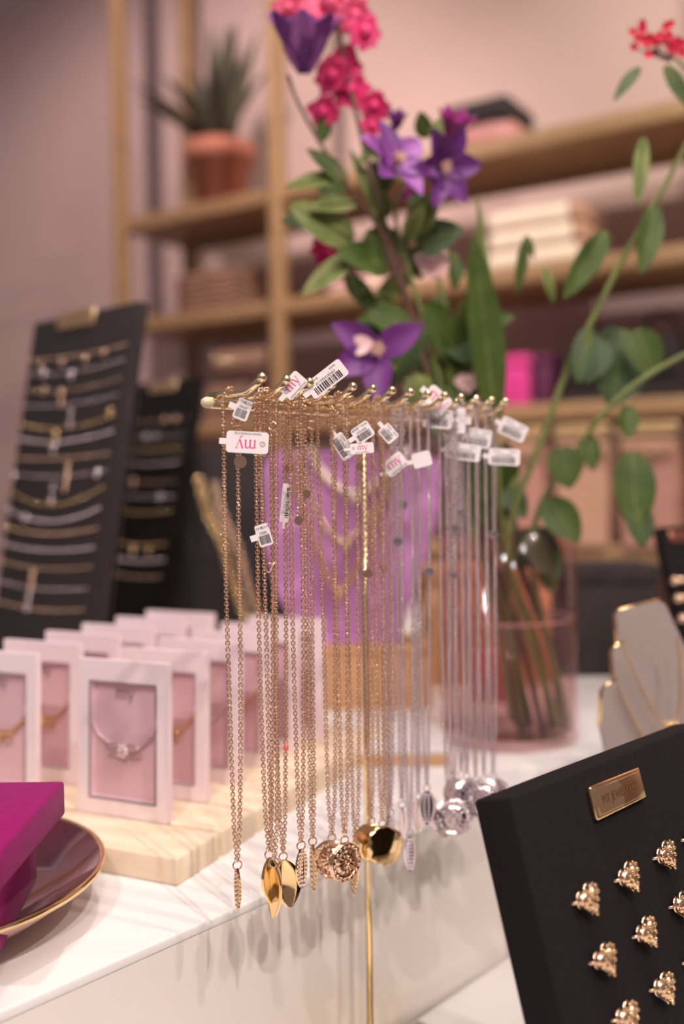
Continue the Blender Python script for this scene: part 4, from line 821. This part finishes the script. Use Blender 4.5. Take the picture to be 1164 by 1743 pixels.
# ================================================================ ring display in the foreground
RA = R(45.0); ru = V((math.sin(RA), math.cos(RA), 0)); rn = V((math.cos(RA), -math.sin(RA), 0))
rd = 0.45; TL = P(869, 1357, rd); lean = R(16)
for _ in range(1): pass
rup = (Zz * math.cos(lean) - rn * math.sin(lean)).normalized(); rnr = (rn * math.cos(lean) + Zz * math.sin(lean)).normalized(); RT = 0.0225; RW = 0.20
Lr = (TL.z - LZ) / rup.z - RT * math.tan(lean) - 0.0005
cb = TL - rup * (Lr / 2) + ru * (RW / 2) - rnr * (RT / 2)
rdsp = thing('ring_display', V((cb.x, cb.y, LZ)), 'thick black velvet ring display slanting back in the right foreground', 'ring display')
cor = TL - rup * Lr - rnr * RT
MB().rbox(cb, (RW, RT, Lr), (ru, -rnr, rup), 0.0016, 2).build('velvet_block', 'black', rdsp)
kp = PP(1045, 1350, TL, rnr)
q = MB().rbox(kp + rnr * 0.0016, (0.049, 0.0036, 0.0165), (ru, -rnr, rup), 0.0012).build('name_plate', 'yellow_gold', rdsp)
MB().rbox(kp + rnr * 0.0034, (0.044, 0.0008, 0.0125), (ru, -rnr, rup), 0.0003).build('plate_face', 'yellow_gold', q)
tx = MB(); put_text(tx, 'MY JEWELLERY', kp + rnr * 0.0040, ru, rup, 0.0066, sx=0.80); tx.build('engraving', 'engraved', q)
def make_ring():
    o = thing('heart_ring', (0, 0, 0), 'r', 'ring'); ORG[o.name] = V((0, 0, 0)); X, Y, Z = V((1, 0, 0)), V((0, 1, 0)), V((0, 0, 1))   # X across, Z up the board, Y out of the board
    MB().ring(V((0, -0.0035, 0)), 0.0076, 0.0009, V((1, 0, 0)), V((0, 1, 0)), 20, 6).build('band', 'gold', o)
    mb = MB(); hp = []
    for k in range(36):
        a = 2 * math.pi * k / 36; hp.append((0.00048 * 16 * math.sin(a) ** 3, 0.00048 * (13 * math.cos(a) - 5 * math.cos(2 * a) - 2 * math.cos(3 * a) - math.cos(4 * a))))
    vs = []; rings = [(1.0, 0.003), (1.03, 0.0045), (0.9, 0.0062), (0.6, 0.0072), (0.3, 0.0076)]
    for sc_, y in rings:
        for (x, z) in hp: vs.append(V((x * sc_, y + 0.0004 * math.sin(x * 9000 + z * 7000), z * sc_)))
    n = 36; fs = [(i * n + k, i * n + (k + 1) % n, (i + 1) * n + (k + 1) % n, (i + 1) * n + k) for i in range(len(rings) - 1) for k in range(n)] + [tuple(range(n)), tuple(range((len(rings) - 1) * n, len(rings) * n))]
    mb.add(vs, fs, True); h = mb.build('heart', 'gold', o)
    sm = MB()
    for (x, z) in hp[::2]: sm.ball(V((x * 0.9, 0.006, z * 0.9)), 0.00105, 6, 4)
    for (x, z) in hp[::4]: sm.ball(V((x * 0.5, 0.0074, z * 0.5)), 0.0011, 6, 4)
    sg = sm.build('setting', 'yellow_gold', h)
    for me in (h.data, sg.data): me.transform(Matrix.Rotation(R(12), 4, 'Y'))
    return o
rp = make_ring(); first = True
spots = [(988, 1530, 'first ring of the top row'), (1058, 1492, 'second ring of the top row'), (1122, 1455, 'third ring of the top row'), (1017, 1632, 'first ring of the second row'), (1088, 1586, 'second ring of the second row'), (1150, 1540, 'third ring of the second row'), (1055, 1730, 'first ring of the third row'), (1118, 1680, 'second ring of the third row'), (1172, 1632, 'third ring of the third row'), (1170, 1425, 'fourth ring of the top row')]
mrot = Matrix((-ru, rnr, rup)).transposed()
for x, y, lab in spots:
    o = rp if first else copy_tree(rp); first = False
    q = PP(x, y, TL, rnr); o.matrix_world = Matrix.Translation(q) @ mrot.to_4x4() @ Matrix.Rotation(R(random.uniform(-6, 6)), 4, 'Y')
    tagp(o, 'gold heart ring on the black display, ' + lab, 'ring', 'gold heart rings on the black display')
    sl_ = MB().box(q + rnr * 0.0002, (0.017, 0.0006, 0.0016), (ru, rnr, rup))
